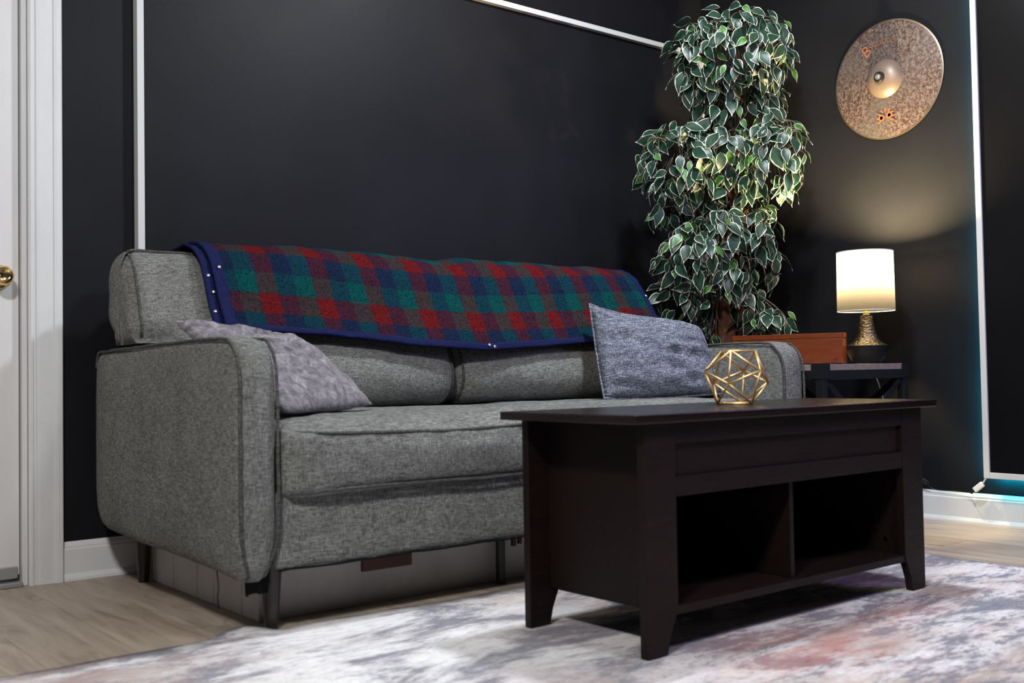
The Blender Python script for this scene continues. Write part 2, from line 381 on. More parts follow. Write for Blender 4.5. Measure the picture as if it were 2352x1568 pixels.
# door casing (profile across width: x, y-depth)
cs = [(0.797, 0), (0.797, 0.012), (0.803, 0.016), (0.808, 0.016), (0.810, 0.011), (0.816, 0.0105), (0.818, 0.015), (0.826, 0.0165), (0.845, 0.0175), (0.862, 0.018), (0.864, 0.0205), (0.872, 0.022), (0.884, 0.022), (0.887, 0.019), (0.887, 0)]
struct(prism('trim_1', [(x, WY - d) for x, d in cs], 2, 0.0, 2.15, MT['white']))
mir = [(0.78 - x, WY - d) for x, d in cs]
struct(prism('trim_2', mir, 2, 0.0, 2.15, MT['white']))
struct(box('trim_3', (-0.107, WY - 0.02, 2.06), (0.887, WY, 2.15), MT['white'], bv=0.004))
# jamb, stop
jb = struct(box('trim_4', (0.782, WY + 0.0, 0.0), (0.797, WY + 0.12, DZ), MT['white'], bv=0.002))
struct(box('trim_5', (0.768, WY + 0.062, 0.0), (0.782, WY + 0.078, DZ), MT['white'], bv=0.002))
door = struct(box('door_1', (-0.01, WY + 0.018, 0.03), (0.779, WY + 0.058, 2.05), MT['door'], bv=0.002)); door['_b'] = (0, 0, 0)
K = (0.727, WY + 0.018, 0.862)
lathe('door_knob', [(0, 0.0), (0.033, 0.0), (0.034, 0.004), (0.031, 0.008), (0.018, 0.012), (0.0125, 0.02), (0.0125, 0.03), (0.02, 0.036), (0.0265, 0.046), (0.027, 0.056), (0.023, 0.066), (0.015, 0.070), (0.012, 0.0685), (0.0, 0.0685)], K, MT['brass'], door, ax='y')
thr = struct(box('trim_6', (-0.01, WY - 0.01, 0.0), (0.782, WY + 0.11, 0.014), MT['alu'], bv=0.003))
sw = box('door_sweep', (-0.01, WY + 0.008, 0.022), (0.772, WY + 0.018, 0.055), MT['alu'], door, bv=0.002)

# ------------------------------------------------------------ framed panels on the walls
def framed_panel(base, label, spans, glow):
    t = thing('framed_panel', label, 'wall panel', base)
    return t
P1 = thing('framed_panel', 'large black wall panel edged with thin white strips, on the wall behind the grey sofa', 'wall panel', (2.3, WY, 0.2))
fx0, fx1, fz0, fz1, ft = 1.098, 3.665, 0.2, 2.003, 0.021
box('board', (fx0 + 0.004, WY - 0.012, fz0 + 0.004), (fx1 - 0.004, WY - 0.001, fz1 - 0.004), MT['wall'], P1)
for a, b in (((fx0, WY - 0.034, fz0), (fx0 + ft, WY - 0.001, fz1)), ((fx1 - ft, WY - 0.034, fz0), (fx1, WY - 0.001, fz1)),
             ((fx0 + ft, WY - 0.034, fz1 - ft), (fx1 - ft, WY - 0.001, fz1)), ((fx0 + ft, WY - 0.034, fz0), (fx1 - ft, WY - 0.001, fz0 + ft))):
    box('frame_strip', a, b, MT['frame'], P1, bv=0.0015)
P2 = thing('framed_panel', 'black panel in a thin white frame with blue light glowing behind its edge', 'wall panel', (RX, 1.0, 0.17))
gy1, gy0, gz0, gz1, gx = 1.862, 0.35, 0.172, 2.35, RX - 0.062
box('board', (gx + 0.008, gy0, gz0 + 0.004), (gx + 0.018, gy1 - 0.004, gz1), MT['board'], P2)
for a, b in (((gx, gy1 - ft, gz0), (gx + 0.03, gy1, gz1)), ((gx, gy0, gz0), (gx + 0.03, gy0 + ft, gz1)), ((gx, gy0 + ft, gz0), (gx + 0.03, gy1 - ft, gz0 + ft)), ((gx, gy0 + ft, gz1 - ft), (gx + 0.03, gy1 - ft, gz1))):
    box('frame_strip', a, b, MT['frame'], P2, bv=0.0015)
def emit(name, col, s):
    m = bpy.data.materials.new(name); m.use_nodes = True; m.node_tree.nodes.clear()
    e = m.node_tree.nodes.new('ShaderNodeEmission'); e.inputs[0].default_value = (*col, 1); e.inputs[1].default_value = s
    u = m.node_tree.nodes.new('ShaderNodeOutputMaterial'); m.node_tree.links.new(e.outputs[0], u.inputs[0]); return m
led_b = emit('blue_led', (0.0, 0.40, 0.52), 300.0); led_c = emit('teal_led', (0.01, 0.8, 0.6), 80.0)
def led_strip(a, b, m):          # plastic strip whose wall-side face gives the light
    (x0, y0, z0), (x1, y1, z1) = a, b
    v = [(x, y, z) for x in (x0, x1) for y in (y0, y1) for z in (z0, z1)]
    mesh_obj('light_strip', v, [(0, 1, 3, 2), (4, 6, 7, 5), (0, 4, 5, 1), (2, 3, 7, 6), (0, 2, 6, 4), (1, 5, 7, 3)], None, P2, mats=[MT['white_plastic'], m], fmat=[0, 1, 0, 0, 0, 0])
led_strip((gx + 0.0305, gy1 - 0.013, gz0 + 0.02), (gx + 0.034, gy1 - 0.002, gz1 - 0.03), led_b)
led_strip((gx + 0.0305, 1.68, gz0 + 0.001), (gx + 0.034, gy1 - 0.02, gz0 + 0.012), led_b)
led_strip((gx + 0.0305, 0.5, gz0 + 0.001), (gx + 0.034, 1.675, gz0 + 0.012), led_c)
# controller box of the light strip
ctl = thing('light_controller', 'small white controller box hanging from the lower corner of the white frame', 'controller', (3.655, 1.892, 0.128))
def obox(name, c, dirv, ln, w1, w2, m, parent, bv=0.002):
    d = Vector(dirv).normalized(); s = Vector((1, 0, 0)); s = (s - d * s.dot(d)).normalized(); t = d.cross(s); c = Vector(c)
    V = [c + d * (ln / 2 * a) + s * (w1 / 2 * b) + t * (w2 / 2 * e) for a in (-1, 1) for b in (-1, 1) for e in (-1, 1)]
    F = [(0, 1, 3, 2), (4, 6, 7, 5), (0, 4, 5, 1), (2, 3, 7, 6), (0, 2, 6, 4), (1, 5, 7, 3)]
    o = mesh_obj(name, V, F, m, parent); return bev(o, bv)
obox('housing', (3.652, 1.893, 0.137), (0, -0.75, 0.62), 0.04, 0.014, 0.019, MT['white_plastic'], ctl)
obox('plug', (3.653, 1.916, 0.118), (0, -0.75, 0.62), 0.018, 0.008, 0.009, MT['black_plastic'], ctl)
tube('lead', catmull([(3.652, 1.878, 0.15), (3.646, 1.868, 0.162), (3.640, 1.858, 0.174)], 4), 0.003, MT['white_plastic'], ctl)
cd = tube('cable', catmull([(3.655, 1.924, 0.113), (3.668, 1.94, 0.1125), (3.674, 1.99, 0.1125), (3.674, 2.06, 0.1125), (3.672, 2.085, 0.118), (3.664, 2.098, 0.132), (3.662, 2.112, 0.148), (3.66, 2.128, 0.152), (3.662, 2.115, 0.14), (3.666, 2.098, 0.128), (3.662, 2.09, 0.138), (3.662, 2.115, 0.152), (3.665, 2.14, 0.145), (3.672, 2.2, 0.1125), (3.674, 2.4, 0.1125)], 6), 0.0018, MT['black_plastic'])
tag(cd, 'thin black cable looped on top of the white baseboard beside the controller box', 'cable')

# ------------------------------------------------------------ sofa
S = thing('sofa', 'grey tweed sofa with loose back cushions and dark tapered legs', 'sofa', (1.95, 2.6, 0))
def arm(x0, x1):
    prof = catmull([(2.118, 0.20), (2.112, 0.35), (2.112, 0.52), (2.116, 0.595), (2.138, 0.638), (2.19, 0.655), (2.40, 0.658), (2.70, 0.653), (3.0, 0.650), (3.055, 0.640), (3.072, 0.60), (3.074, 0.45), (3.072, 0.26), (3.055, 0.195), (3.0, 0.158), (2.85, 0.150), (2.5, 0.144), (2.25, 0.136), (2.16, 0.128), (2.128, 0.15)], 5, True)
    n = len(prof); cy, cz = 2.6, 0.4; V, F = [], []
    # stations across thickness: rounded edges + slight crown
    st = [(0.0, 0.028), (0.004, 0.012), (0.012, 0.003), (0.024, 0.0), (0.35, -0.004), (0.5, -0.005), (0.65, -0.004)]
    T = x1 - x0; xs = [(x0 + (a if a < 0.1 else a * T), e) for a, e in st] + [(x1 - (a if a < 0.1 else a * T), e) for a, e in reversed(st) if a < 0.1]
    m = len(xs)
    for xx, ins in xs:
        for p in prof:
            d = Vector((cy - p[0], cz - p[1])); 
            q = Vector((p[0], p[1])) + Vector((d[0] / (abs(d[0]) + 0.05), d[1] / (abs(d[1]) + 0.05))) * ins
            k = max(0.0, (2.35 - q[0])) / 0.24; k2 = max(0, (0.24 - q[1])) / 0.12
            xx2 = xx + ((x0 + x1) / 2 - xx) * 0.35 * min(1, k) * min(1, k2) ** 1.5
            q0 = fbm(xx, q[0], q[1], 5) * 0.004
            V.append((xx2 + (q0 if xx < (x0 + x1) / 2 else -q0), q[0], q[1] + fbm(xx * 3, q[0], 2, 8) * 0.003))
    for i in range(m - 1):
        for k in range(n): F.append((i * n + k, i * n + (k + 1) % n, (i + 1) * n + (k + 1) % n, (i + 1) * n + k))
    # gridded side caps with pillow bulge
    for side, row in ((-1, 0), (1, m - 1)):
        ring = [row * n + k for k in range(n)]
        for lev, fr in enumerate((0.9, 0.75, 0.5, 0.25)):
            newr = []
            for k in range(n):
                b = V[row * n + k]; yy = 2.6 + (b[1] - 2.6) * fr; zz = 0.4 + (b[2] - 0.4) * fr
                bulge = (0.010, 0.016, 0.018, 0.018)[lev]
                newr.append(len(V)); V.append((b[0] + ((x0 if side < 0 else x1) - b[0]) * min(1, (1 - fr) * 4) + side * bulge * 0.55 + fbm(side, yy, zz, 4) * 0.006, yy, zz))
            for k in range(n): F.append((ring[k], ring[(k + 1) % n], newr[(k + 1) % n], newr[k]))
            ring = newr
        V.append((V[ring[0]][0], 2.6, 0.4)); c = len(V) - 1
        for k in range(n): F.append((ring[k], ring[(k + 1) % n], c))
    o = mesh_obj('armrest', V, F, MT['sofa'], S, smooth=True)
    path = catmull([(3.06, 0.60), (3.045, 0.636), (3.0, 0.646), (2.7, 0.651), (2.4, 0.655), (2.20, 0.654), (2.145, 0.637), (2.119, 0.595), (2.113, 0.5), (2.113, 0.30), (2.116, 0.21), (2.13, 0.15), (2.15, 0.13)], 8)
    for xe, sg in ((x0, -1), (x1, 1)):
        pts = []
        for p in path:
            k2 = max(0, (0.24 - p[1])) / 0.12; f = 0.8 * min(1, k2) ** 1.6 if p[0] < 2.4 else 0
            xx = xe - sg * 0.004; xx += ((x0 + x1) / 2 - xx) * f
            pts.append((xx + fbm(p[0], p[1], sg, 12) * 0.002, p[0] - 0.002 * (p[1] < 0.6), p[1] + 0.002 + fbm(p[0] * 3, sg, 1, 9) * 0.003))
        tube('piping', pts, 0.0042, MT['piping'], o, 6)
    return o
arm(0.951, 1.047); arm(2.832, 2.946)
# base
def soft_box(name, a, b, m, parent, rad=0.02, puff=(0, 0, 0), seg=(24, 16, 8), wob=0.003, sag=None, seed=0.0):
    c = [(p + q) / 2 for p, q in zip(a, b)]; h = [(q - p) / 2 for p, q in zip(a, b)]
    bm = bmesh.new(); vd = {}
    def vert(i, j, k):
        key = (i, j, k)
        if key in vd: return vd[key]
        u, v, w_ = (2 * i / seg[0] - 1, 2 * j / seg[1] - 1, 2 * k / seg[2] - 1)
        p = [u * h[0], v * h[1], w_ * h[2]]; q = [max(-h[n] + rad, min(h[n] - rad, p[n])) for n in range(3)]
        d = Vector([p[n] - q[n] for n in range(3)])
        if d.length > 1e-9: d = d.normalized() * rad
        r = Vector(q) + d
        r.x += puff[0] * (1 - v * v) * (1 - w_ * w_) * u; r.y += puff[1] * (1 - u ** 4) * (1 - w_ * w_) * v; r.z += puff[2] * (1 - u ** 4) * (1 - v ** 4) * w_
        P_ = Vector(c) + r
        nn = Vector((fbm(P_.x + seed, P_.y, P_.z, 6), fbm(P_.x, P_.y + 9 + seed, P_.z, 6), fbm(P_.x, P_.y, P_.z + 5 + seed, 6))) * wob
        P_ += nn
        if sag: P_ = sag(P_, u, v, w_)
        vd[key] = bm.verts.new(P_); return vd[key]
    A, B, D = seg
    for i in range(A):
        for j in range(B):
            for k in (0, D): bm.faces.new([vert(i, j, k), vert(i + 1, j, k), vert(i + 1, j + 1, k), vert(i, j + 1, k)])
    for i in range(A):
        for k in range(D):
            for j in (0, B): bm.faces.new([vert(i, j, k), vert(i + 1, j, k), vert(i + 1, j, k + 1), vert(i, j, k + 1)])
    for j in range(B):
        for k in range(D):
            for i in (0, A): bm.faces.new([vert(i, j, k), vert(i, j + 1, k), vert(i, j + 1, k + 1), vert(i, j, k + 1)])
    bm.verts.ensure_lookup_table(); bm.verts.index_update()
    V = [tuple(x.co) for x in bm.verts]; F = [tuple(x.index for x in f.verts) for f in bm.faces]; bm.free()
    return mesh_obj(name, V, F, m, parent, smooth=True)
rail = soft_box('front_rail', (1.044, 2.125, 0.146), (2.836, 2.2, 0.325), MT['sofa'], S, 0.014, (0, 0.004, 0), (60, 6, 10), 0.004)
soft_box('seat_deck', (1.044, 2.19, 0.165), (2.836, 3.03, 0.30), MT['sofa'], S, 0.01, (0, 0, 0), (10, 10, 4), 0.001)
soft_box('back_panel', (1.0, 3.035, 0.16), (2.9, 3.075, 0.64), MT['sofa'], S, 0.012, (0, 0, 0), (20, 4, 10), 0.002)
tube('hem_trim', [(1.05 + i * 0.0297, 2.128 + 0.002 * math.sin(i * 1.7), 0.1455 + fbm(i * .3, 0, 0) * 0.003) for i in range(61)], 0.003, MT['black_cloth'], S, 6)
# seat cushions
def seat(x0, x1, sd):
    def sag(P_, u, v, w_):
        if w_ > 0.3:
            e = max(0, -v - 0.72) / 0.28
            P_.z -= 0.024 * e * (1 - 0.55 * max(0, -u) ** 4 * (sd == 0)) * (1 if w_ > 0.8 else 0.6)
        return P_
    o = soft_box('seat_cushion', (x0, 2.095, 0.306), (x1, 2.80, 0.470), MT['sofa'], S, 0.028, (0.0, 0.012, 0.008), (40, 28, 10), 0.006, sag, sd * 3.3)
    nx = 40
    def front(z, yy, sg):
        pts = []
        for i in range(nx + 1):
            f = i / nx; xx = x0 + 0.02 + (x1 - x0 - 0.04) * f; u = 2 * f - 1
            zz = z + (-0.010 * (1 - u ** 4) + 0.003 * math.sin(9 * f + sd) if sg > 0 else 0.003 * math.sin(7 * f + sd)) + fbm(xx, 1, z, 8) * 0.002
            pts.append((xx, yy - 0.004 * (1 - u ** 8) + 0.012 * abs(u) ** 12, zz))
        return pts
    tube('piping', front(0.447, 2.0985, 1), 0.0045, MT['piping'], o, 6)
    tube('piping', front(0.313, 2.099, -1), 0.0045, MT['piping'], o, 6)
seat(1.050, 1.944, 0); seat(1.950, 2.828, 1)
# back cushions
SEC = [(2.775, 0.468), (2.702, 0.49), (2.674, 0.55), (2.69, 0.62), (2.735, 0.70), (2.772, 0.78), (2.805, 0.86), (2.838, 0.908), (2.885, 0.927), (2.94, 0.928), (2.995, 0.917), (3.025, 0.885), (3.032, 0.80), (3.032, 0.68), (3.028, 0.55), (3.0, 0.475), (2.88, 0.462)]
sec = [Vector((p[0], p[1])) for p in catmull([(a, b, 0) for a, b in SEC], 4, True)]
def back_cushion(x0, x1, ear0, ear1, sd):
    n = len(sec); cy = Vector((2.88, 0.72)); V, F = [], []; L = x1 - x0
    ds = [0.0, 0.003, 0.009, 0.018, 0.03, 0.048, 0.07]
    xs = [x0 + d for d in ds] + [x0 + 0.07 + (L - 0.14) * i / 34 for i in range(1, 34)] + [x1 - d for d in reversed(ds)]
    for xx in xs:
        d = min(xx - x0, x1 - xx); e = max(0, 1 - d / 0.045); ins = 0.030 * e ** 2.2
        u = 2 * (xx - x0) / L - 1; ear = (ear0 and xx < 1.052) or (ear1 and xx > 2.828)
        for p in sec:
            dirv = (cy - p); dirv = Vector((dirv[0] / (abs(dirv[0]) + 0.03), dirv[1] / (abs(dirv[1]) + 0.05)))
            q = p + dirv * ins
            if q[0] < 2.87: q = q - Vector((0.022 * (1 - u ** 4) * max(0, 1 - ((q[1] - 0.6) / 0.26) ** 2), 0)) + Vector((0.02 * abs(u) ** 3 * max(0, 1 - (q[1] - 0.5) / 0.3), 0))
            z = q[1]; y = q[0] + fbm(xx + sd, p[0], p[1], 5) * 0.008 + fbm(xx + sd, p[0] * 1.3, p[1] * 2.0, 16) * 0.0035
            de = (1.13 - xx) if ear0 and xx < 1.3 else ((xx - 2.75) if ear1 and xx > 2.6 else 0)
            es = max(0.0, min(1.0, de / 0.09)); es = es * es * (3 - 2 * es)
            if y < 2.88: y += es * 0.03
            if ear and z < 0.72: y = y + (2.90 - y) * (0.30 * min(1, (0.72 - z) / 0.06)); z = max(z, 0.664 + (z - 0.47) * 0.02)
            if es > 0 and y > 2.9 and z < 0.75: y = max(min(y, 2.945), y - es * min(1, (0.75 - z) / 0.08) ** 1.5 * 0.10)
            if z > 0.9: z += 0.004 * math.sin(xx * 9 + sd)
            V.append((xx, y, z))
    m = len(xs)
    for i in range(m - 1):
        for k in range(n): F.append((i * n + k, i * n + (k + 1) % n, (i + 1) * n + (k + 1) % n, (i + 1) * n + k))
    for row, sg in ((0, -1), (m - 1, 1)):
        ring = [row * n + k for k in range(n)]
        earr = (row == 0 and ear0) or (row and ear1)
        cc = Vector((2.90, 0.80 if earr else 0.70))
        for fr in (0.8, 0.55, 0.3):
            nr = []
            for k in range(n):
                b = V[row * n + k]; nr.append(len(V)); V.append((b[0] + sg * (0.007 + 0.004 * fbm(b[1], b[2], sd, 12)), cc[0] + (b[1] - cc[0]) * fr, cc[1] + (b[2] - cc[1]) * fr))
            for k in range(n): F.append((ring[k], ring[(k + 1) % n], nr[(k + 1) % n], nr[k]))
            ring = nr
        V.append((V[ring[0]][0], cc[0], cc[1]))
        for k in range(n): F.append((ring[k], ring[(k + 1) % n], len(V) - 1))
    o = mesh_obj('back_cushion', V, F, MT['sofa'], S, smooth=True)
    # piping round the front face edge
    rowi = {0: 3, 1: m - 4}
    for w_ in (0, 1):
        r0 = rowi[w_]; pts = [Vector(V[r0 * n + k]) for k in range(0, n) if sec[k][0] < 2.885 and V[r0 * n + k][2] < 0.93 and sec[k][1] > 0.47]
        pts = [p + Vector(((-1 if w_ == 0 else 1) * 0.002, -0.002, 0.0)) for p in pts]
        if w_ == 0 and ear0 or w_ == 1 and ear1: pts = [p for p in pts if p.z > 0.68]
        tube('piping', pts, 0.004, MT['piping'], o, 6)
    kt = min(range(n), key=lambda k: abs(sec[k][0] - 2.855) + (0 if sec[k][1] > 0.8 else 9))
    tube('piping', [Vector(V[i * n + kt]) + Vector((0, -0.001, 0.002)) for i in range(3, m - 3)], 0.004, MT['piping'], o, 6)
    return o
back_cushion(0.972, 1.947, True, False, 0.0); back_cushion(1.957, 2.955, False, True, 4.0)
# legs
def leg(x, y, z1, r0=0.0145, r1=0.0262, z0=0.0):
    V = []
    for z, r in ((z0, r0), (z1, r1)):
        for k in range(16): a = 2 * PI * k / 16; V.append((x + r * math.cos(a), y + r * math.sin(a), z))
    F = [(k, (k + 1) % 16, 16 + (k + 1) % 16, 16 + k) for k in range(16)] + [tuple(range(16)), tuple(range(16, 32))]
    o = mesh_obj('leg', V, F, MT['esp_dark'], S, smooth=True); md = o.modifiers.new('es', 'EDGE_SPLIT'); return o
leg(1.072, 2.212, 0.165); leg(1.058, 2.985, 0.17); leg(2.80, 2.212, 0.165); leg(2.80, 2.985, 0.17); leg(1.776, 2.268, 0.17, 0.013, 0.013)
box('wooden_cleat', (1.307, 2.203, 0.100), (1.447, 2.215, 0.166), MT['brown'], S, bv=0.001)
box('wooden_cleat', (1.80, 2.243, 0.100), (1.812, 2.252, 0.168), MT['brown'], S); box('wooden_cleat', (1.822, 2.243, 0.104), (1.832, 2.252, 0.168), MT['brown'], S)
mesh_obj('dust_cover_corner', [(0.994, 2.172, 0.15), (1.05, 2.172, 0.15), (1.046, 2.172, 0.094), (1.028, 2.174, 0.092), (1.008, 2.176, 0.098), (0.996, 2.172, 0.090), (0.994, 2.182, 0.15), (1.05, 2.182, 0.15), (1.046, 2.180, 0.096), (0.996, 2.182, 0.092)], [(0, 1, 2, 3, 4, 5), (6, 7, 8, 9), (0, 6, 9, 5), (1, 7, 8, 2), (0, 1, 7, 6), (2, 3, 4, 5, 9, 8)], MT['black_cloth'], S)
tube('loose_thread', catmull([(0.985, 2.345, 0.155), (0.981, 2.335, 0.144), (0.985, 2.315, 0.140), (0.988, 2.312, 0.12), (0.990, 2.311, 0.09), (0.987, 2.309, 0.07), (0.99, 2.31, 0.045)], 5), [0.004] * 6 + [0.002] * 6 + [0.0013] * 19, MT['black_cloth'], S, 6)

# white box under the sofa
B = thing('storage_box', 'low off-white wooden box pushed underneath the grey sofa', 'box', (1.9, 2.6, 0))
bz = 0.134
box('front_board', (1.098, 2.300, 0.0), (2.72, 2.312, bz), MT['box_white'], B, bv=0.001)
ys = [2.300, 2.395, 2.56, 2.665, 2.83, 2.985]
for a, b in zip(ys[:-1], ys[1:]): box('side_board', (1.084, a + 0.0012, 0.0), (1.098, b - 0.0012, bz), MT['box_white'], B, bv=0.001)
box('side_board', (2.72, 2.300, 0.0), (2.732, 2.985, bz), MT['box_white'], B); box('back_board', (1.098, 2.973, 0.0), (2.72, 2.985, bz), MT['box_white'], B)
box('lid', (1.098, 2.312, bz - 0.012), (2.72, 2.973, bz), MT['box_white'], B)

# ------------------------------------------------------------ rug
def rug():
    x0, x1, y0, y1 = -1.6, 2.945, -1.6, 2.19; nx, ny = 200, 120; V, F, top = [], [], {}
    for j in range(ny + 1):
        for i in range(nx + 1):
            u, v = i / nx, j / ny; x = x0 + (x1 - x0) * u; y = y0 + (y1 - y0) * v
            wob = 0.010 * noise.noise(Vector((x * 3.1, 0, 0))) + 0.006 * noise.noise(Vector((x * 9, 3, 0)))
            y += wob * v ** 6 + (0.035 * math.exp(-((x - 0.99) / 0.06) ** 2) - 0.030 * math.exp(-((x - 1.075) / 0.04) ** 2) - 0.03 * math.exp(-((x - 1.6) / 0.4) ** 2)) * v ** 20
            x += (0.012 * noise.noise(Vector((0, y * 3, 5)))) * u ** 20
            z = 0.0085 + 0.0025 * max(0, noise.noise(Vector((x * 4, y * 4, 1)))) * v ** 8 + 0.012 * math.exp(-(((x - 1.0) / 0.05) ** 2 + ((y - 2.2) / 0.05) ** 2))
            V.append((x, y, z)); top[i, j] = len(V) - 1
    for j in range(ny):
        for i in range(nx): F.append((top[i, j], top[i + 1, j], top[i + 1, j + 1], top[i, j + 1]))
    border = [(i, 0) for i in range(nx)] + [(nx, j) for j in range(ny)] + [(i, ny) for i in range(nx, 0, -1)] + [(0, j) for j in range(ny, 0, -1)]
    bi = []
    for (i, j) in border: v = V[top[i, j]]; V.append((v[0], v[1], 0.001)); bi.append(len(V) - 1)
    nb = len(border)
    for k in range(nb): F.append((top[border[k]], top[border[(k + 1) % nb]], bi[(k + 1) % nb], bi[k]))
    F.append(tuple(bi))
    o = mesh_obj('rug', V, F, MT['rug'], smooth=True); tag(o, 'distressed cream, slate and red area rug under the coffee table', 'rug')
    return o
rug()

# ------------------------------------------------------------ coffee table
T = thing('coffee_table', 'dark espresso wooden coffee table with open lower shelf', 'table', (1.99, 1.625, 0.0085))
tx0, tx1, ty0, ty1, th = 1.485, 2.494, 1.439, 1.812, 0.467
def esp_leg(x, y, s):
    # flat board leg, foot tapering on the inner side
    w_ = 0.090; z0 = 0.0105
    pr = [(x, z0), (x + s * 0.058, z0), (x + s * 0.066, 0.045), (x + s * w_, 0.098), (x + s * w_, th), (x, th)]
    return prism('leg', [(a, b) for a, b in pr], 1, y, y + 0.02, MT['espresso'], T, bv=0.0012)
for (x, s) in ((tx0, 1), (tx1, -1)):
    for y in (ty0, ty1 - 0.02): esp_leg(x, y, s)
def prism_fix(): pass
top = box('table_top', (1.444, 1.420, th), (2.540, 1.838, 0.485), MT['espresso_top'], T, bv=0.002)
lx0, lx1 = tx0 + 0.09, tx1 - 0.09
box('side_panel', (lx0 - 0.03, ty0 + 0.02, 0.09), (lx0 - 0.014, ty1 - 0.02, th), MT['espresso'], T)
box('side_panel', (lx1 + 0.014, ty0 + 0.02, 0.09), (lx1 + 0.03, ty1 - 0.02, th), MT['espresso'], T)
box('apron_rail', (lx0, ty0 + 0.001, 0.424), (lx1, ty0 + 0.019, th), MT['espresso'], T, bv=0.001)
box('apron_panel', (lx0, ty0 + 0.010, 0.357), (lx1, ty0 + 0.018, 0.424), MT['espresso'], T)
box('apron_rail', (lx0, ty0 + 0.001, 0.318), (lx1, ty0 + 0.019, 0.357), MT['espresso'], T, bv=0.001)
box('back_panel', (lx0 - 0.014, ty1 - 0.034, 0.102), (lx1 + 0.014, ty1 - 0.026, th), MT['espresso'], T)
box('shelf', (lx0 - 0.014, ty0 + 0.003, 0.084), (lx1 + 0.014, ty1 - 0.022, 0.101), MT['espresso'], T, bv=0.001)
box('divider', (1.968, ty0 + 0.02, 0.101), (1.982, ty1 - 0.034, 0.42), MT['espresso'], T, bv=0.001)
for y_, z_ in ((1.50, 0.275), (1.50, 0.135)):
    lathe('cam_fastener', [(0.006, 0), (0.006, 0.0015), (0.0, 0.0015)], (lx1 + 0.014, y_, z_), MT['brass'], T, 16, 'x')

# ------------------------------------------------------------ gold icosahedron ornament
G = thing('geometric_ornament', 'open gold wire polyhedron ornament standing on the coffee table', 'ornament', (2.035, 1.655, 0.485))
a_ = 0.0835; ph = (1 + 5 ** .5) / 2
iv = [Vector(v) for v in [(0, s1, s2 * ph) for s1 in (-1, 1) for s2 in (-1, 1)] + [(s1, s2 * ph, 0) for s1 in (-1, 1) for s2 in (-1, 1)] + [(s2 * ph, 0, s1) for s1 in (-1, 1) for s2 in (-1, 1)]]
edges = [(i, j) for i in range(12) for j in range(i + 1, 12) if abs((iv[i] - iv[j]).length - 2) < 0.01]
tri = next((i, j, k) for i in range(12) for j in range(i + 1, 12) for k in range(j + 1, 12) if all(abs((iv[p] - iv[q]).length - 2) < 0.01 for p, q in ((i, j), (j, k), (i, k))))
nrm = (iv[tri[0]] + iv[tri[1]] + iv[tri[2]]).normalized()
rot = nrm.rotation_difference(Vector((0, 0, -1)))
iv = [rot @ v * (a_ / 2) for v in iv]
b0 = iv[tri[0]]; cur = math.atan2(b0.y, b0.x)
fw = Vector((2.035, 1.655, 0)).normalized(); right = Vector((fw.y, -fw.x, 0)); tgt = right * math.cos(math.radians(-164)) + fw * math.sin(math.radians(-164))
rz = Matrix.Rotation(math.atan2(tgt.y, tgt.x) - cur, 3, 'Z'); iv = [rz @ v for v in iv]
zmin = min(v.z for v in iv); ctr = Vector((2.035, 1.655, 0.485 + 0.0027 - zmin)); iv = [v + ctr for v in iv]
for i, j in edges:
    d = (iv[j] - iv[i]).normalized(); tube('rod', [iv[i], iv[j]], 0.0028, MT['gold'], G, 8)
for v in iv: lathe('joint', [(0, -0.0028), (0.002, -0.002), (0.0028, 0), (0.002, 0.002), (0, 0.0028)], v, MT['gold'], G, 10)

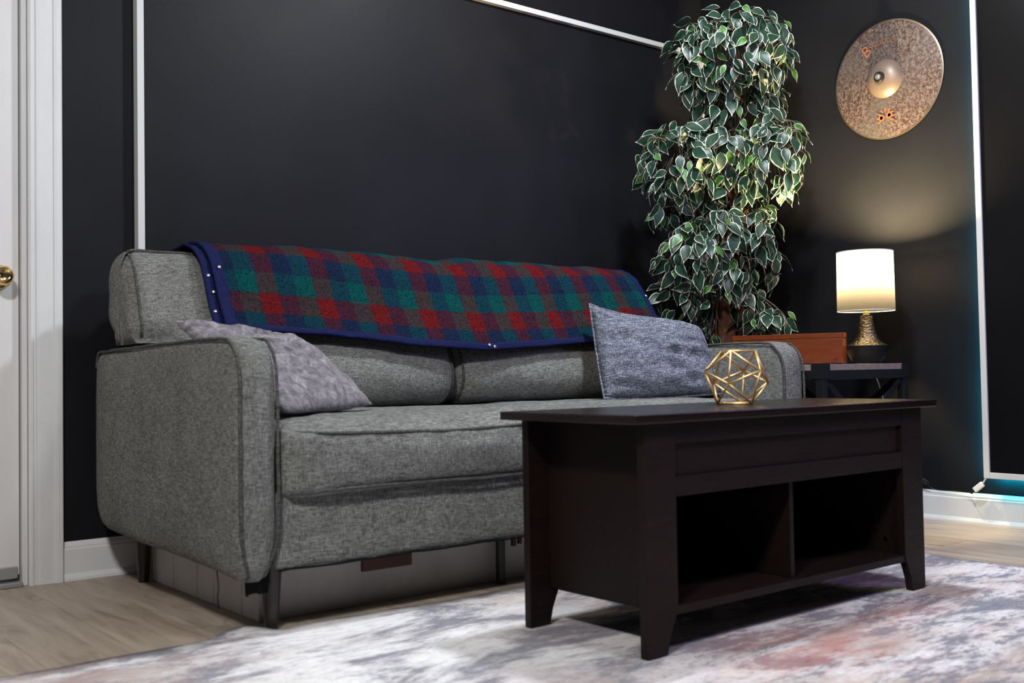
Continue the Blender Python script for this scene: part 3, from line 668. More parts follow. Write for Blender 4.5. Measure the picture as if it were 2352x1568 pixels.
# ------------------------------------------------------------ pillows
def pillow(name, label, corners, T_, m, seed, cuts=26, wr=0.006, piping=None, pull=0.04, corner=None):
    TL, TR, BR, BL = [Vector(c) for c in corners]; base = (BL + BR) / 2
    t = thing(name, label, 'cushion', tuple(base))
    nrm = ((TR - TL).cross(BL - TL)); nrm.normalize()
    if nrm.dot(Vector((-0.6, -0.8, 0.3))) < 0: nrm = -nrm
    V, F = [], []; n = cuts; idx = {}
    ctr_ = (TL + TR + BR + BL) / 4
    for side in (0, 1):
        for j in range(n + 1):
            for i in range(n + 1):
                u, v = 2 * i / n - 1, 2 * j / n - 1
                if side == 1 and (i in (0, n) or j in (0, n)): idx[1, i, j] = idx[0, i, j]; continue
                pu = u * (1 - pull * (1 - v * v) * abs(u) ** 2 * -0.9 - 0.0); pv = v
                # edges bow slightly inward between the corner ears
                k = 1 - pull * ((1 - v * v) * u * u)
                k2 = 1 - pull * ((1 - u * u) * v * v)
                s_, r_ = (u * k + 1) / 2, (v * k2 + 1) / 2
                P_ = (TL * (1 - s_) + TR * s_) * (1 - r_) + (BL * (1 - s_) + BR * s_) * r_
                h = T_ * ((1 - abs(u) ** 2.6) * (1 - abs(v) ** 2.6)) ** 0.55
                h *= 1 + 0.12 * fbm(u + seed, v, side, 1.5)
                wrk = wr * (fbm(u * 1.2 + seed, v * 3.5, side, 1.6) + 0.6 * fbm(u * 3 + seed, v * 2, side, 2.6)) * min(1, 3 * (1 - max(abs(u), abs(v))) + 0.15)
                off = (h + wrk) * (1 if side == 0 else -0.8)
                if corner:
                    for (su, sv), vec in corner.items():
                        P_ = P_ + Vector(vec) * (max(0, (1 + su * u) / 2) * max(0, (1 + sv * v) / 2)) ** 7
                P_ = P_ + nrm * off + Vector((0, 0, -0.006 * (1 - u * u)))
                idx[side, i, j] = len(V); V.append(P_)
    for side in (0, 1):
        for j in range(n):
            for i in range(n): F.append((idx[side, i, j], idx[side, i + 1, j], idx[side, i + 1, j + 1], idx[side, i, j + 1]))
    o = mesh_obj('cover', V, F, m, t, smooth=True)
    if piping:
        ring = [(i, 0) for i in range(n)] + [(n, j) for j in range(n)] + [(i, n) for i in range(n, 0, -1)] + [(0, j) for j in range(n, 0, -1)]
        tube('seam_piping', [V[idx[0, i, j]] for i, j in ring], 0.004, piping, t, 6, closed=True)
    return t
pillow('throw_pillow', 'lavender-grey velvet throw pillow slumped behind the left armrest', [(1.004, 2.63, 0.722), (1.35, 2.585, 0.672), (1.485, 2.44, 0.492), (1.10, 2.19, 0.488)], 0.052, MT['velvet'], 1.7, wr=0.012)
pillow('throw_pillow', 'blue-grey woven throw pillow propped against the right armrest', [(2.465, 2.625, 0.782), (2.81, 2.44, 0.735), (2.805, 2.36, 0.492), (2.40, 2.50, 0.482)], 0.068, MT['denim'], 5.2, wr=0.016, piping=MT['denim'], pull=-0.015, corner={(-1, -1): (-0.006, 0.0, 0.020), (1, -1): (-0.010, 0.0, -0.018), (1, 1): (0.008, -0.012, -0.004)})

# ------------------------------------------------------------ blanket
def blanket():
    t = thing('plaid_blanket', 'red, teal and navy plaid fleece blanket draped over the sofa back', 'blanket', (2.0, 2.9, 0.9))
    ctrl = [(2.662, 0.62), (2.668, 0.66), (2.690, 0.70), (2.736, 0.78), (2.772, 0.855), (2.805, 0.905), (2.85, 0.932), (2.90, 0.944), (2.955, 0.940), (3.015, 0.925), (3.044, 0.885), (3.05, 0.80), (3.05, 0.70)]
    base = [Vector((p[0], p[1])) for p in catmull([(a, b, 0) for a, b in ctrl], 12)]
    cum = [0.0]
    for a, b in zip(base[:-1], base[1:]): cum.append(cum[-1] + (b - a).length)
    def at(s):
        s = max(0, min(cum[-1] - 1e-6, s)); 
        lo = 0
        while cum[lo + 1] < s: lo += 1
        f = (s - cum[lo]) / (cum[lo + 1] - cum[lo]); p = base[lo].lerp(base[lo + 1], f); d = (base[lo + 1] - base[lo]).normalized()
        return p, Vector((-d[1], d[0]))  # outward (towards -y / up)
    def hem(x):   # arclength where the lower edge lies
        pts = [(1.14, 0.088), (1.34, 0.078), (1.52, 0.062), (1.75, 0.042), (2.03, 0.028), (2.27, 0.040), (2.57, 0.060), (2.91, 0.085)]
        for (a, ha), (b, hb) in zip(pts[:-1], pts[1:]):
            if x <= b: return ha + (hb - ha) * max(0, (x - a) / (b - a))
        return pts[-1][1]
    SM = 0.0
    def P_(x, s, off):
        p, nn = at(s); y, z = p[0] + nn[0] * off, p[1] + nn[1] * off
        wv = 0.007 * fbm(x * 1.2, s * 0.8, 3.0, 3.0) + 0.0028 * fbm(x, s * 2, 1.0, 16)
        dip = -0.016 * math.exp(-((x - 1.985) / 0.07) ** 2) if y > 2.78 else -0.0 
        bulge = 0.006 * math.sin((x - 1.0) * 3.3 * 2)
        lift = 0.005 * max(0, 1 - (s - hem(x)) / 0.10)
        y2 = y + nn[0] * (wv + lift); z2 = z + nn[1] * (wv + lift * 0) + dip
        return Vector((x, y2, z2))
    s_top = cum[-1] - 0.01
    def sheet(name, xa, xb, off, th, nx, ns, m, edge=0.0, s0=None, s1=None, seedx=0):
        V, F, UV = [], [], []
        def row(x, f): 
            h = (hem(x) if s0 is None else hem(x) + s0); h2 = s_top if s1 is None else hem(x) + s1
            return h + (h2 - h) * f
        idx = {}
        for side in (0, 1):
            for j in range(ns + 1):
                for i in range(nx + 1):
                    fj = j / ns; x = xa + (xb - xa) * i / nx
                    s = row(x, fj); x += -0.020 * (1 - min(1, max(0, (s - hem(x)) / 0.3))) * (1 if i / nx < 0.02 else 0) * 0 
                    # right edge runs slanted: lower part pulled left
                    sk = -0.045 * max(0, 1 - (s - hem(x)) / 0.22) * max(0, (x - 2.4) / 0.5)
                    idx[side, i, j] = len(V); V.append(P_(x - sk, s, off + (th if side == 0 else 0))); UV.append((x - 1.18, s - hem(x)))
        for j in range(ns):
            for i in range(nx):
                F.append((idx[0, i, j], idx[0, i + 1, j], idx[0, i + 1, j + 1], idx[0, i, j + 1])); F.append((idx[1, i, j], idx[1, i, j + 1], idx[1, i + 1, j + 1], idx[1, i + 1, j]))
        for i in range(nx):
            for j in (0, ns): F.append((idx[0, i, j], idx[0, i + 1, j], idx[1, i + 1, j], idx[1, i, j]))
        for j in range(ns):
            for i in (0, nx): F.append((idx[0, i, j], idx[0, i, j + 1], idx[1, i, j + 1], idx[1, i, j]))
        o = mesh_obj(name, V, F, m, t, smooth=True); me = o.data; uvl = me.uv_layers.new(name='UVMap')
        for lp in me.loops: uvl.data[lp.index].uv = UV[lp.vertex_index]
        return o
    XA, XB = 1.178, 2.852
    sheet('fleece', XA, XB, 0.012, 0.007, 230, 60, MT['plaid'])
    # navy binding: bottom hem, left edge, right edge; second folded layer peeking out at the left
    sheet('binding', XA - 0.004, XB + 0.004, 0.010, 0.0115, 150, 3, MT['navy'], s0=-0.007, s1=0.011)
    sheet('binding', XA - 0.006, XA + 0.028, 0.010, 0.0115, 6, 60, MT['navy'])
    sheet('binding', XB - 0.016, XB + 0.006, 0.010, 0.0115, 4, 60, MT['navy'])
    sheet('binding', 1.146, 1.190, 0.0035, 0.006, 6, 60, MT['navy'])
    # snap buttons
    for (x, ds, off) in ((1.193, 0.190, 0.024), (1.160, 0.165, 0.012), (1.158, 0.052, 0.012), (1.166, 0.115, 0.012), (2.035, 0.006, 0.024), (2.862, 0.165, 0.024), (2.055, 0.001, 0.024)):
        c = P_(x, hem(x) + ds, off); c2 = P_(x, hem(x) + ds, off + 0.01); nn = (c2 - c).normalized(); q = Vector((0, 0, 1)).rotation_difference(nn)
        o = lathe('snap', [(0.0, 0.0025), (0.0035, 0.0022), (0.0052, 0.0008), (0.0052, -0.001)], (0, 0, 0), MT['chrome'], None, 16)
        o.parent = t; o.location = c - Vector(t['_b']); o.rotation_euler = q.to_euler()
blanket()

# ------------------------------------------------------------ end table
E_ = thing('end_table', 'black metal end table with a rustic wood top, right of the sofa', 'table', (3.32, 2.42, 0))
ex0, ex1, ey0, ey1, ez = 3.052, 3.585, 2.115, 2.655, 0.583
pn = 0.028
for px_ in (ex0, ex1 - pn):
    for py_ in (ey0, ey1 - pn): box('leg', (px_, py_, 0), (px_ + pn, py_ + pn, ez), MT['black_metal'], E_, bv=0.001)
box('table_top', (ex0 + 0.002, ey0 + 0.002, ez - 0.022), (ex1 - 0.002, ey1 - 0.002, ez - 0.0005), MT['rustic'], E_, bv=0.001)
for z0 in (ez - 0.054, 0.13):
    for a, b in (((ex0 + pn, ey0 + 0.001, z0), (ex1 - pn, ey0 + 0.004, z0 + 0.031)), ((ex0 + pn, ey1 - 0.004, z0), (ex1 - pn, ey1 - 0.001, z0 + 0.031)),
                 ((ex0 + 0.001, ey0 + pn, z0), (ex0 + 0.004, ey1 - pn, z0 + 0.031)), ((ex1 - 0.004, ey0 + pn, z0), (ex1 - 0.001, ey1 - pn, z0 + 0.031))):
        box('rail', a, b, MT['black_metal'], E_)
for px_ in (ex0 - 0.002, ex1 - 0.042):
    box('corner_bracket', (px_, ey0 - 0.002, ez - 0.05), (px_ + 0.044, ey0 + 0.0, ez + 0.001), MT['black_metal'], E_)
box('corner_bracket', (ex0 - 0.002, ey0, ez - 0.05), (ex0 + 0.0, ey0 + 0.044, ez + 0.001), MT['black_metal'], E_)
box('shelf', (ex0 + 0.004, ey0 + 0.004, 0.161), (ex1 - 0.004, ey1 - 0.004, 0.175), MT['rustic'], E_)
def brace(p, q, thick=0.003, wd=0.024):
    p, q = Vector(p), Vector(q); d = (q - p).normalized(); n_ = Vector((0, 1, 0)) if abs(d.x) > 0.1 else Vector((1, 0, 0)); s_ = d.cross(n_)
    V = [x + s_ * (a * wd / 2) + n_ * (b * thick / 2) for x in (p, q) for a in (-1, 1) for b in (-1, 1)]
    mesh_obj('cross_brace', V, [(0, 1, 3, 2), (4, 6, 7, 5), (0, 4, 5, 1), (2, 3, 7, 6), (0, 2, 6, 4), (1, 5, 7, 3)], MT['black_metal'], E_)
brace((ex1 - 0.03, ey0 + 0.010, 0.535), (ex0 + 0.03, ey0 + 0.010, 0.16)); brace((ex0 + 0.03, ey0 + 0.015, 0.535), (ex1 - 0.03, ey0 + 0.015, 0.16))
brace((ex1 - 0.010, ey0 + 0.03, 0.535), (ex1 - 0.010, ey1 - 0.03, 0.16)); brace((ex1 - 0.015, ey1 - 0.03, 0.535), (ex1 - 0.015, ey0 + 0.03, 0.16))
# dark rounded case on the lower shelf
hc = lathe('round_case', [(0.0, 0.345), (0.05, 0.342), (0.10, 0.325), (0.145, 0.29), (0.165, 0.25), (0.17, 0.2), (0.17, 0.0), (0.0, 0.0)], (3.26, 2.47, 0.175), MT['black_cloth'])
tag(hc, 'black round-shouldered case on the lower shelf of the end table', 'case')
# orange wooden box
A_ = Vector((3.290, 2.192, 0)); B_ = Vector((3.135, 2.565, 0)); dv = (B_ - A_); ln = dv.length; dv.normalize(); sd_ = Vector((dv.y, -dv.x, 0))
if sd_.x < 0: sd_ = -sd_
OB = thing('wooden_case', 'orange-brown wooden case lying on the end table beside the lamp', 'case', tuple((A_ + B_) / 2 + sd_ * 0.1 + Vector((0, 0, ez))))
def obx(name, l0, l1, d0, d1, z0, z1, m, bv=0.002):
    V = [A_ + dv * l + sd_ * d + Vector((0, 0, z)) for l in (l0, l1) for d in (d0, d1) for z in (z0, z1)]
    o = mesh_obj(name, V, [(0, 1, 3, 2), (4, 6, 7, 5), (0, 4, 5, 1), (2, 3, 7, 6), (0, 2, 6, 4), (1, 5, 7, 3)], m, OB)
    return bev(o, bv)
obx('case_body', 0, ln, 0, 0.07, ez + 0.003, ez + 0.0945, MT['orange'])
obx('case_lid', -0.0005, ln, -0.001, 0.071, ez + 0.0952, ez + 0.113, MT['orange'], 0.001)
obx('foot', 0.02, 0.05, 0.005, 0.02, ez, ez + 0.003, MT['black_plastic'], 0.0005); obx('foot', ln - 0.05, ln - 0.02, 0.005, 0.02, ez, ez + 0.003, MT['black_plastic'], 0.0005)
obx('foot', 0.02, 0.05, 0.052, 0.067, ez, ez + 0.003, MT['black_plastic'], 0.0005); obx('foot', ln - 0.05, ln - 0.02, 0.052, 0.067, ez, ez + 0.003, MT['black_plastic'], 0.0005)
rx = -dv; up = Vector((0, 0, 1)); nz_ = rx.cross(up)
M4 = Matrix((rx, up, nz_)).transposed().to_4x4(); pos = A_ + dv * 0.026 - sd_ * 0.0006 + Vector((0, 0, ez + 0.018)); M4.translation = pos
text_mesh('lettering', 'HL', 0.012, 0.0006, MT['black_plastic'], OB, M4)

# ------------------------------------------------------------ table lamp
lc = (3.448, 2.195, ez)
LMP = thing('table_lamp', 'lit table lamp with a white drum shade and hammered bronze neck', 'lamp', lc)
lathe('bowl', [(0.0, 0.0), (0.049, 0.0), (0.0515, 0.003), (0.060, 0.018), (0.069, 0.038), (0.0745, 0.056), (0.0755, 0.0655), (0.0735, 0.0675), (0.05, 0.0675)], lc, mat('matte_black_ceramic', (0.004, 0.0045, 0.006), 0.45, spec=0.3), LMP, 64)
lathe('neck', [(0.073, 0.0675), (0.059, 0.0745), (0.047, 0.085), (0.038, 0.101), (0.0305, 0.122), (0.0255, 0.145), (0.0222, 0.165), (0.021, 0.177), (0.0, 0.177)], lc, MT['hammered'], LMP, 64)
lathe('socket', [(0.0145, 0.176), (0.0145, 0.181), (0.0118, 0.183), (0.0118, 0.215), (0.014, 0.216), (0.014, 0.262), (0.0, 0.262)], lc, MT['brass'], LMP, 24)
def shade_mat():
    m = bpy.data.materials.new('lampshade_linen'); m.use_nodes = True; t = m.node_tree; t.nodes.clear()
    out = t.nodes.new('ShaderNodeOutputMaterial'); d = t.nodes.new('ShaderNodeBsdfDiffuse'); tr = t.nodes.new('ShaderNodeBsdfTranslucent'); mx = t.nodes.new('ShaderNodeMixShader')
    tc = t.nodes.new('ShaderNodeTexCoord'); mp = t.nodes.new('ShaderNodeMapping'); mp.inputs['Scale'].default_value = (1, 1, 12); n = t.nodes.new('ShaderNodeTexNoise'); n.inputs['Scale'].default_value = 60
    t.links.new(tc.outputs['Object'], mp.inputs[0]); t.links.new(mp.outputs[0], n.inputs['Vector'])
    r = t.nodes.new('ShaderNodeValToRGB'); r.color_ramp.elements[0].color = (0.030, 0.0283, 0.0272, 1); r.color_ramp.elements[1].color = (0.040, 0.038, 0.037, 1); t.links.new(n.outputs['Fac'], r.inputs[0])
    t.links.new(r.outputs[0], d.inputs[0]); t.links.new(r.outputs[0], tr.inputs[0]); mx.inputs[0].default_value = 0.5
    t.links.new(d.outputs[0], mx.inputs[1]); t.links.new(tr.outputs[0], mx.inputs[2]); t.links.new(mx.outputs[0], out.inputs[0]); return m
sm = shade_mat(); V, F = [], []; sg_ = 72
for (r, z) in ((0.0985, 0.193), (0.1015, 0.193), (0.1015, 0.412), (0.0985, 0.412)):
    for k in range(sg_): a = 2 * PI * k / sg_; V.append((lc[0] + r * math.cos(a), lc[1] + r * math.sin(a), lc[2] + z))
# single-walled shade (thin cloth) plus rim rings
V1 = []; F1 = []
for (r, z) in ((0.1025, 0.193), (0.1, 0.412)):
    for k in range(sg_): a = 2 * PI * k / sg_; V1.append((lc[0] + r * math.cos(a), lc[1] + r * math.sin(a), lc[2] + z))
F1 = [(k, (k + 1) % sg_, sg_ + (k + 1) % sg_, sg_ + k) for k in range(sg_)]
sh = mesh_obj('lamp_shade', V1, F1, sm, LMP, smooth=True)
for r, z in ((0.1028, 0.194), (0.1003, 0.411)):
    tube('rim', [(lc[0] + r * math.cos(2 * PI * k / 64), lc[1] + r * math.sin(2 * PI * k / 64), lc[2] + z) for k in range(64)], 0.0016, MT['white'], sh, 6, closed=True)
lathe('bulb_light_stop', [(0.0135, 0.262), (0.018, 0.272), (0.030, 0.290), (0.0385, 0.306), (0.0, 0.306)], lc, MT['white_plastic'], LMP, 32)  # unseen collar under the bulb, added and widened to block its downward light
pl = bpy.data.lights.new('lamp_bulb', 'POINT'); pl.energy = 135.0; pl.color = (1.0, 0.76, 0.38); pl.shadow_soft_size = 0.034
po = bpy.data.objects.new('lamp_bulb', pl); COL.objects.link(po); po.location = (lc[0], lc[1], lc[2] + 0.348)
lcd = tube('lamp_cord', catmull([(3.51, 2.235, ez + 0.003), (3.56, 2.25, ez + 0.003), (3.592, 2.262, ez + 0.002), (3.598, 2.262, 0.55), (3.60, 2.245, 0.50), (3.602, 2.225, 0.42), (3.60, 2.22, 0.3), (3.61, 2.25, 0.01)], 5), 0.0025, MT['white_plastic'])
tag(lcd, 'white lamp cord hanging down behind the end table', 'cord')

# ------------------------------------------------------------ cymbal on the wall
CY = (RX, 2.226, 1.682)
def cymbal_mat():
    m = mat('patinated_bronze', (0.4, 0.25, 0.18), 0.3, 0.45); t = NT(m); v = t.coord()
    n1 = t.noise(v, 92, 3, 0.7, 0.8); n2 = t.noise(v, 6, 3); n3 = t.noise(v, 24, 3)
    c = t.ramp(n1, [(0.42, (0.065, 0.035, 0.028)), (0.5, (0.14, 0.09, 0.078)), (0.58, (0.25, 0.19, 0.165))])
    c = t.mix(t.ramp(n2, [(0.4, (0, 0, 0)), (0.65, (0.55,)*3)]), c, (0.13, 0.115, 0.11)); t.color(c)
    vo = t.n('ShaderNodeTexVoronoi'); vo.feature = 'SMOOTH_F1'; vo.inputs['Scale'].default_value = 55; t.l(v, vo.inputs[0])
    t.bump(vo.outputs['Distance'], 0.16, 0.01); t.rough(t.ramp(n1, [(0.4, (0.5,)*3), (0.6, (0.34,)*3)])); return m
CYM = thing('cymbal', 'speckled bronze cymbal mounted on the wall above the lamp', 'cymbal', CY)
prof = [(0.229, 0.006)] + [(r, 0.006 + 0.022 * (1 - (r / 0.23) ** 1.3)) for r in (0.222, 0.2, 0.17, 0.14, 0.11, 0.085, 0.075)]
lathe('bow', [(0.2285, 0.004)] + prof, CY, cymbal_mat(), CYM, 96, 'x')
lathe('edge_rim', [(0.2285, 0.0035), (0.2305, 0.0045), (0.2305, 0.0058), (0.2285, 0.0066)], CY, mat('rim_brass', (0.3, 0.24, 0.17), 0.35, 0.9), CYM, 96, 'x')
zb = prof[-1][1]
lathe('bell', [(0.075, zb - 0.001), (0.071, zb + 0.006), (0.062, zb + 0.017), (0.048, zb + 0.027), (0.03, zb + 0.033), (0.0, zb + 0.035)], CY, mat('raw_bronze', (0.20, 0.145, 0.115), 0.45, 0.3), CYM, 64, 'x')
lathe('sleeve', [(0.019, zb + 0.033), (0.021, zb + 0.036), (0.021, zb + 0.044), (0.019, zb + 0.047), (0.0, zb + 0.047)], CY, MT['black_plastic'], CYM, 32, 'x')
lathe('bolt', [(0.0105, zb + 0.047), (0.0105, zb + 0.051), (0.005, zb + 0.051), (0.005, zb + 0.055), (0.0, zb + 0.055)], CY, MT['chrome'], CYM, 24, 'x')
og = mat('orange_ink', (0.26, 0.10, 0.04), 0.6)
tx = Vector((0, -1, 0)); tz = Vector((0, 0, 1)); tn = Vector((-1, 0, 0))
def wall_text(name, body, size, y, z, x, ang):
    r = Matrix.Rotation(ang, 3, tn); a, b, c = r @ tx, r @ tz, tn
    M4 = Matrix((a, b, c)).transposed().to_4x4(); M4.translation = Vector((x, y, z)); return text_mesh(name, body, size, 0.0012, og, CYM, M4)
word = 'Byzance'
for i, ch in enumerate(word):
    a = math.radians(30 - i * 7.2 - (2 if i else 0)); r = 0.150
    wall_text('lettering', ch, 0.062 if i == 0 else 0.044, CY[1] + math.sin(a) * r + 0.004, CY[2] + math.cos(a) * r - (0.006 if i == 0 else 0), RX - 0.0175, a * 1.0)
emb = [(-0.022, 0.0), (0.012, 0.006)]
for dy, dz in emb:
    c = (RX - 0.0185, CY[1] - 0.0 + dy * -1, CY[2] - 0.148 + dz)
    lathe('emblem_ring', [(0.007, 0), (0.007, 0.001), (0.0135, 0.001), (0.0135, 0), (0.007, 0)], c, og, CYM, 20, 'x')
V, F = [], []
for i in range(9):
    a = math.radians(205 - i * 29); c = Vector((RX - 0.019, CY[1] + 0.003, CY[2] - 0.15)); d = Vector((0, math.cos(a), math.sin(a))); s_ = Vector((0, -d.z, d.y)) * 0.003; k = len(V)
    V += [c + d * 0.024 + s_, c + d * 0.024 - s_, c + d * 0.038 - s_, c + d * 0.038 + s_]; F.append((k, k + 1, k + 2, k + 3))
em = mesh_obj('emblem_rays', V, F, og, CYM); md = em.modifiers.new('s', 'SOLIDIFY'); md.thickness = 0.001

# ------------------------------------------------------------ ficus tree
TB = (3.36, 2.80, 0.0)
TR = thing('artificial_tree', 'tall variegated ficus tree in the corner behind the sofa', 'plant', TB)
lathe('planter', [(0.0, 0.0), (0.095, 0.0), (0.10, 0.01), (0.13, 0.26), (0.136, 0.265), (0.136, 0.285), (0.122, 0.285), (0.118, 0.26), (0.0, 0.26)], TB, MT['pot'], TR, 40)
lathe('soil', [(0.117, 0.255), (0.117, 0.268), (0.06, 0.275), (0.0, 0.276)], TB, MT['soil'], TR, 32)
f_ = 2417.65
def px3(px, py, D):
    """point of the room seen along a photo direction, at depth D along the view axis (used once, at build time, for placing)"""
    return Vector((0, 0, 0.5696)) + F_ * D + R_ * ((px - 1176) / f_ * D) - U_ * ((py - 784) / f_ * D)
rt = random.Random(11)
def trunk(pts, r0, r1, name='trunk', seg=14):
    c = catmull(pts, 8); n = len(c); V, F = [], []
    for i, p in enumerate(c):
        d = (c[min(i + 1, n - 1)] - c[max(i - 1, 0)]).normalized(); s = d.cross(Vector((0.3, 1, 0.1))).normalized(); t = d.cross(s); r = r0 + (r1 - r0) * i / (n - 1)
        for k in range(seg):
            a = 2 * PI * k / seg + i * 0.03; rr = r * (1 + 0.16 * math.sin(3 * a + i * 0.12) + 0.10 * math.sin(7 * a + 1) + 0.1 * noise.noise(Vector((k, i * 0.3, r0 * 99))))
            V.append(p + (s * math.cos(a) + t * math.sin(a)) * rr)
    for i in range(n - 1):
        for k in range(seg): F.append((i * seg + k, i * seg + (k + 1) % seg, (i + 1) * seg + (k + 1) % seg, (i + 1) * seg + k))
    F.append(tuple(range(seg))); F.append(tuple((n - 1) * seg + k for k in range(seg)))
    return mesh_obj(name, V, F, MT['bark'], TR, smooth=True)
DT = 4.26
tp = lambda px, py, D=DT: px3(px, py, D)
trunk([(3.36, 2.80, 0.25), tp(1668, 800), tp(1665, 740), tp(1655, 680), tp(1668, 600), tp(1690, 520), tp(1672, 430), tp(1690, 330), tp(1700, 230), tp(1690, 120)], 0.040, 0.012)
trunk([(3.33, 2.83, 0.25), tp(1640, 780, 4.28), tp(1640, 700, 4.28), tp(1668, 620, 4.22), tp(1655, 520, 4.22), tp(1690, 430), tp(1720, 340)], 0.022, 0.010)
trunk([(3.385, 2.80, 0.25), tp(1700, 760, 4.3), tp(1698, 680, 4.3), tp(1690, 600, 4.3), tp(1712, 500, 4.26), tp(1705, 420), tp(1640, 330)], 0.016, 0.008)
# clumps: px, py, radius_x(px), radius_y(px), D, depth radius, count, droop
CL = [(1690, 118, 142, 100, 4.16, 0.22, 290, 0), (1600, 150, 40, 70, 4.14, 0.1, 40, 0), (1690, 238, 112, 62, 4.24, 0.16, 80, 1), (1612, 468, 42, 44, 4.26, 0.1, 34, 1), (1614, 735, 24, 40, 4.28, 0.06, 20, 1), (1606, 300, 34, 44, 4.3, 0.08, 24, 1), (1606, 640, 30, 50, 4.3, 0.08, 22, 1), (1680, 265, 60, 40, 4.28, 0.1, 30, 1),
      (1558, 365, 92, 88, 4.12, 0.16, 130, 0), (1768, 355, 82, 92, 4.10, 0.16, 150, 0), (1655, 345, 80, 66, 4.14, 0.15, 85, 0), (1660, 430, 90, 45, 4.2, 0.12, 50, 1),
      (1525, 455, 50, 52, 4.14, 0.1, 32, 1), (1740, 520, 42, 62, 4.2, 0.11, 50, 1), (1768, 590, 26, 46, 4.22, 0.08, 28, 1), (1595, 585, 84, 84, 4.10, 0.15, 125, 0), (1655, 520, 60, 42, 4.08, 0.12, 50, 0),
      (1560, 680, 52, 44, 4.16, 0.10, 42, 1), (1688, 620, 46, 42, 4.10, 0.09, 28, 1), (1762, 735, 56, 36, 4.17, 0.09, 36, 0), (1715, 690, 36, 46, 4.2, 0.08, 22, 1), (1632, 660, 44, 40, 4.06, 0.06, 14, 1), (1625, 765, 26, 16, 4.25, 0.05, 8, 1)]
def leaf_mesh(L, W, bend, fold, curl, seed, lime=False):
    r = random.Random(seed); rows = 8; V, F, FM = [], [], []
    prof = [0.0, 0.56, 0.88, 1.0, 0.95, 0.78, 0.5, 0.17, 0.0]
    cols = [-1.0, -0.84, 0.0, 0.84, 1.0]
    jit = [r.uniform(-0.06, 0.06) for _ in range(40)]
    for i in range(rows + 1):
        t = i / rows; wv = prof[i] * W / 2; y = L * t; z = -bend * L * t * t
        for j, cx in enumerate(cols):
            xx = cx * wv; inner = abs(cx) < 0.9
            if inner and cx != 0: xx = math.copysign(max(0, wv * (0.86 + jit[i * 3 + j] * 1.7) - 0.0004), cx)
            V.append((xx + curl * L * math.sin(3 * t) * 0.15, y, z + fold * abs(xx) + 0.0012 * math.sin(6 * t + 2 * cx + seed)))
    nc = len(cols)
    for i in range(rows):
        for j in range(nc - 1):
            a, b, c, d = i * nc + j, i * nc + j + 1, (i + 1) * nc + j + 1, (i + 1) * nc + j
            F.append((a, b, c, d)); FM.append(1 if j in (0, nc - 2) or i == rows - 1 else 0)
    me = bpy.data.meshes.new('leaf'); me.from_pydata(V, [], F)
    me.materials.append(MT['leaf_lime'] if lime else MT['leaf_dark']); me.materials.append(MT['leaf_rim'])
    for p, f in zip(me.polygons, FM): p.material_index = f; p.use_smooth = True
    return me
LM = [leaf_mesh(0.078, 0.042, 0.25, 0.10, 0.2, 1), leaf_mesh(0.070, 0.041, 0.35, 0.22, -0.2, 2), leaf_mesh(0.084, 0.044, 0.18, 0.05, 0.3, 3), leaf_mesh(0.062, 0.036, 0.45, 0.28, -0.3, 4), leaf_mesh(0.073, 0.039, 0.3, 0.35, 0.0, 5)]
LL = [leaf_mesh(0.056, 0.028, 0.25, 0.15, 0.2, 6, True), leaf_mesh(0.050, 0.026, 0.35, 0.2, -0.2, 7, True)]
leaves = []; petiole = []; clump_info = []
for (px_, py_, rx_, ry_, D, rd, cnt, dr) in CL:
    c = px3(px_, py_, D); sx, sz = rx_ / f_ * D, ry_ / f_ * D
    clump_info.append((c, sx, sz))
    for q in range(cnt):
        # random direction, denser on outer shell and upper side
        while True:
            d = Vector((rt.gauss(0, 1), rt.gauss(0, 1), rt.gauss(0, 1))).normalized()
            if d.y < 0.55: break       # y here: depth towards wall
        rad = rt.uniform(0.55, 1.0) ** 0.5 if dr else rt.uniform(0.72, 1.02)
        p = c + R_ * (d.x * sx * rad) + F_ * (d.y * rd * rad) + U_ * (d.z * sz * rad)
        out = (R_ * d.x + F_ * d.y + U_ * d.z)
        p.x = min(p.x, RX - 0.035); p.y = min(p.y, WY - 0.05)
        if p.z < 0.62 or (p.z < 0.74 and p.y < 2.66): p.z += 0.06
        # tip direction: gravity projected on the shell + radial
        tip = Vector((0, 0, -1)) * rt.uniform(0.45, 1.3) + out * rt.uniform(0.1, 0.75) + Vector((rt.gauss(0, 0.42), rt.gauss(0, 0.42), rt.gauss(0, 0.25)))
        tip.normalize()
        nn = out * 0.8 + Vector((-0.35, -0.45, 0.35)) * 0.6 + Vector((rt.gauss(0, 0.38), rt.gauss(0, 0.38), rt.gauss(0, 0.38)))
        nn = (nn - tip * nn.dot(tip)).normalized(); xx = tip.cross(nn)
        Mx = Matrix((xx, tip, nn)).transposed().to_4x4(); sc = rt.uniform(0.8, 1.22)
        lime = rt.random() < 0.17
        me = rt.choice(LL if lime else LM); Mx = Matrix.Translation(p) @ Mx @ Matrix.Scale(sc, 4)
        tipw = Mx @ Vector((0, 0.08, -0.02))
        if tipw.x > RX - 0.01 or tipw.y > WY - 0.04: continue
        leaves.append((p, Mx, me, out)); 
        if rt.random() < 0.5: petiole.append((p, p - out * 0.03 + Vector((0, 0, 0.015 + 0.01 * rt.random())), c))
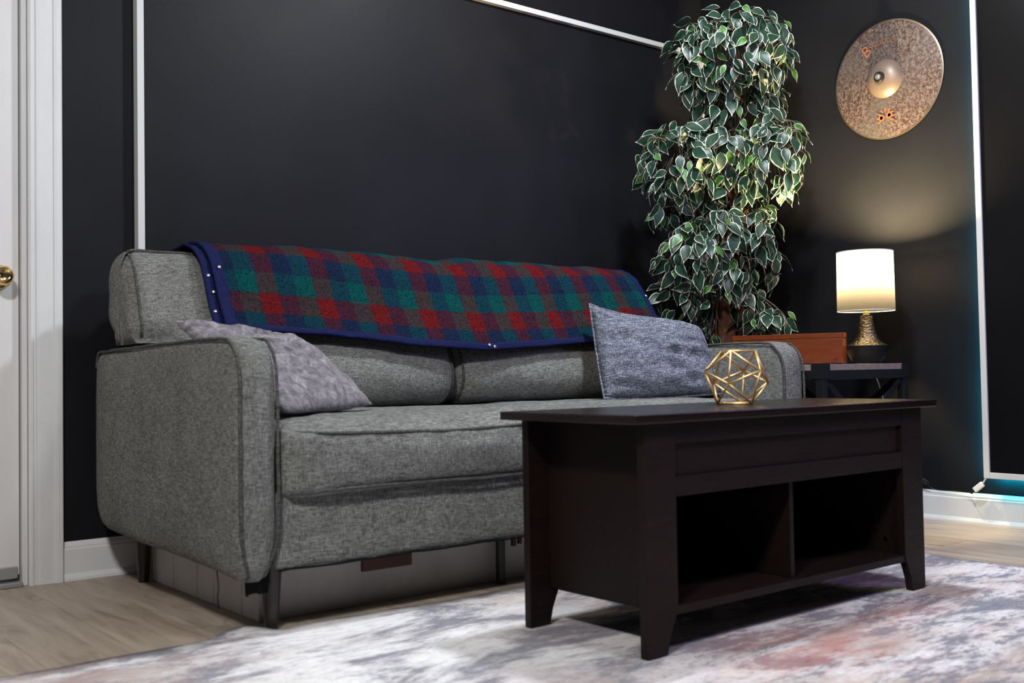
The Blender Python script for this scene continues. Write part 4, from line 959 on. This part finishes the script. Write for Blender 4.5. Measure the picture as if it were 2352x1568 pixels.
# visible (front) leaves are parts of their own, the rest one joined part
leaves.sort(key=lambda l: (l[0] - Vector((0, 0, 0.57))).dot(F_) - 0.10 * max(0, -l[3].dot(F_)))
inv = Matrix.Translation(-Vector(TB))
for p, Mx, me, out in leaves[:298]:
    o = bpy.data.objects.new('leaf', me); COL.objects.link(o); o.parent = TR; o.matrix_local = inv @ Mx
V, F, FM = [], [], []
mats = [MT['leaf_dark'], MT['leaf_rim'], MT['leaf_lime']]
for p, Mx, me, out in leaves[298:]:
    k = len(V); V += [Mx @ v.co for v in me.vertices]; lime = me in LL
    for pl_ in me.polygons: F.append(tuple(k + i for i in pl_.vertices)); FM.append(1 if pl_.material_index else (2 if lime else 0))
me = bpy.data.meshes.new('foliage'); me.from_pydata([v - Vector(TB) for v in V], [], F)
for x in mats: me.materials.append(x)
for p_, f in zip(me.polygons, FM): p_.material_index = f; p_.use_smooth = True
fo = bpy.data.objects.new('foliage', me); COL.objects.link(fo); fo.parent = TR; fo['kind'] = 'stuff'
# branches: trunk to clumps
stem_pts = [tp(1655, 680), tp(1668, 600), tp(1690, 520), tp(1672, 430), tp(1690, 330), tp(1700, 230), tp(1690, 130)]
for (c, sx, sz) in clump_info:
    src = min(stem_pts, key=lambda s: (s - c).length + (0.0 if s.z < c.z + 0.02 else 0.25))
    for q in range(4):
        e = c + R_ * rt.uniform(-0.85, 0.85) * sx + F_ * rt.uniform(-0.12, 0.05) + U_ * rt.uniform(0.2, 0.85) * sz
        e.x = min(e.x, RX - 0.03); e.y = min(e.y, WY - 0.05)
        mid = (src + e) / 2 + Vector((0, 0, 0.05)); en = e + (e - c) * 0.25 + Vector((0, 0, -0.07)); en.x = min(en.x, RX - 0.02); en.y = min(en.y, WY - 0.045)
        tube('branch', catmull([src, mid, e, en], 5), [0.004 - 0.0028 * i / 15 for i in range(16)], MT['twig'], TR, 5)
V, F = [], []
for p, q, c in petiole:
    e = q + (c - q) * 0.35 + Vector((0, 0, 0.02)); pts = [p, q, e]
    k = len(V)
    for x_, r in zip(pts, (0.0007, 0.0009, 0.0012)):
        for a in range(3): V.append(x_ + (R_ * math.cos(a * 2.1) + U_ * math.sin(a * 2.1)) * r)
    for i in range(2):
        for a in range(3): F.append((k + i * 3 + a, k + i * 3 + (a + 1) % 3, k + i * 3 + 3 + (a + 1) % 3, k + i * 3 + 3 + a))
pt_ = mesh_obj('leaf_stalks', V, F, MT['twig'], TR, smooth=True); pt_['kind'] = 'stuff'

for o in bpy.data.objects:
    if '_b' in o: del o['_b']
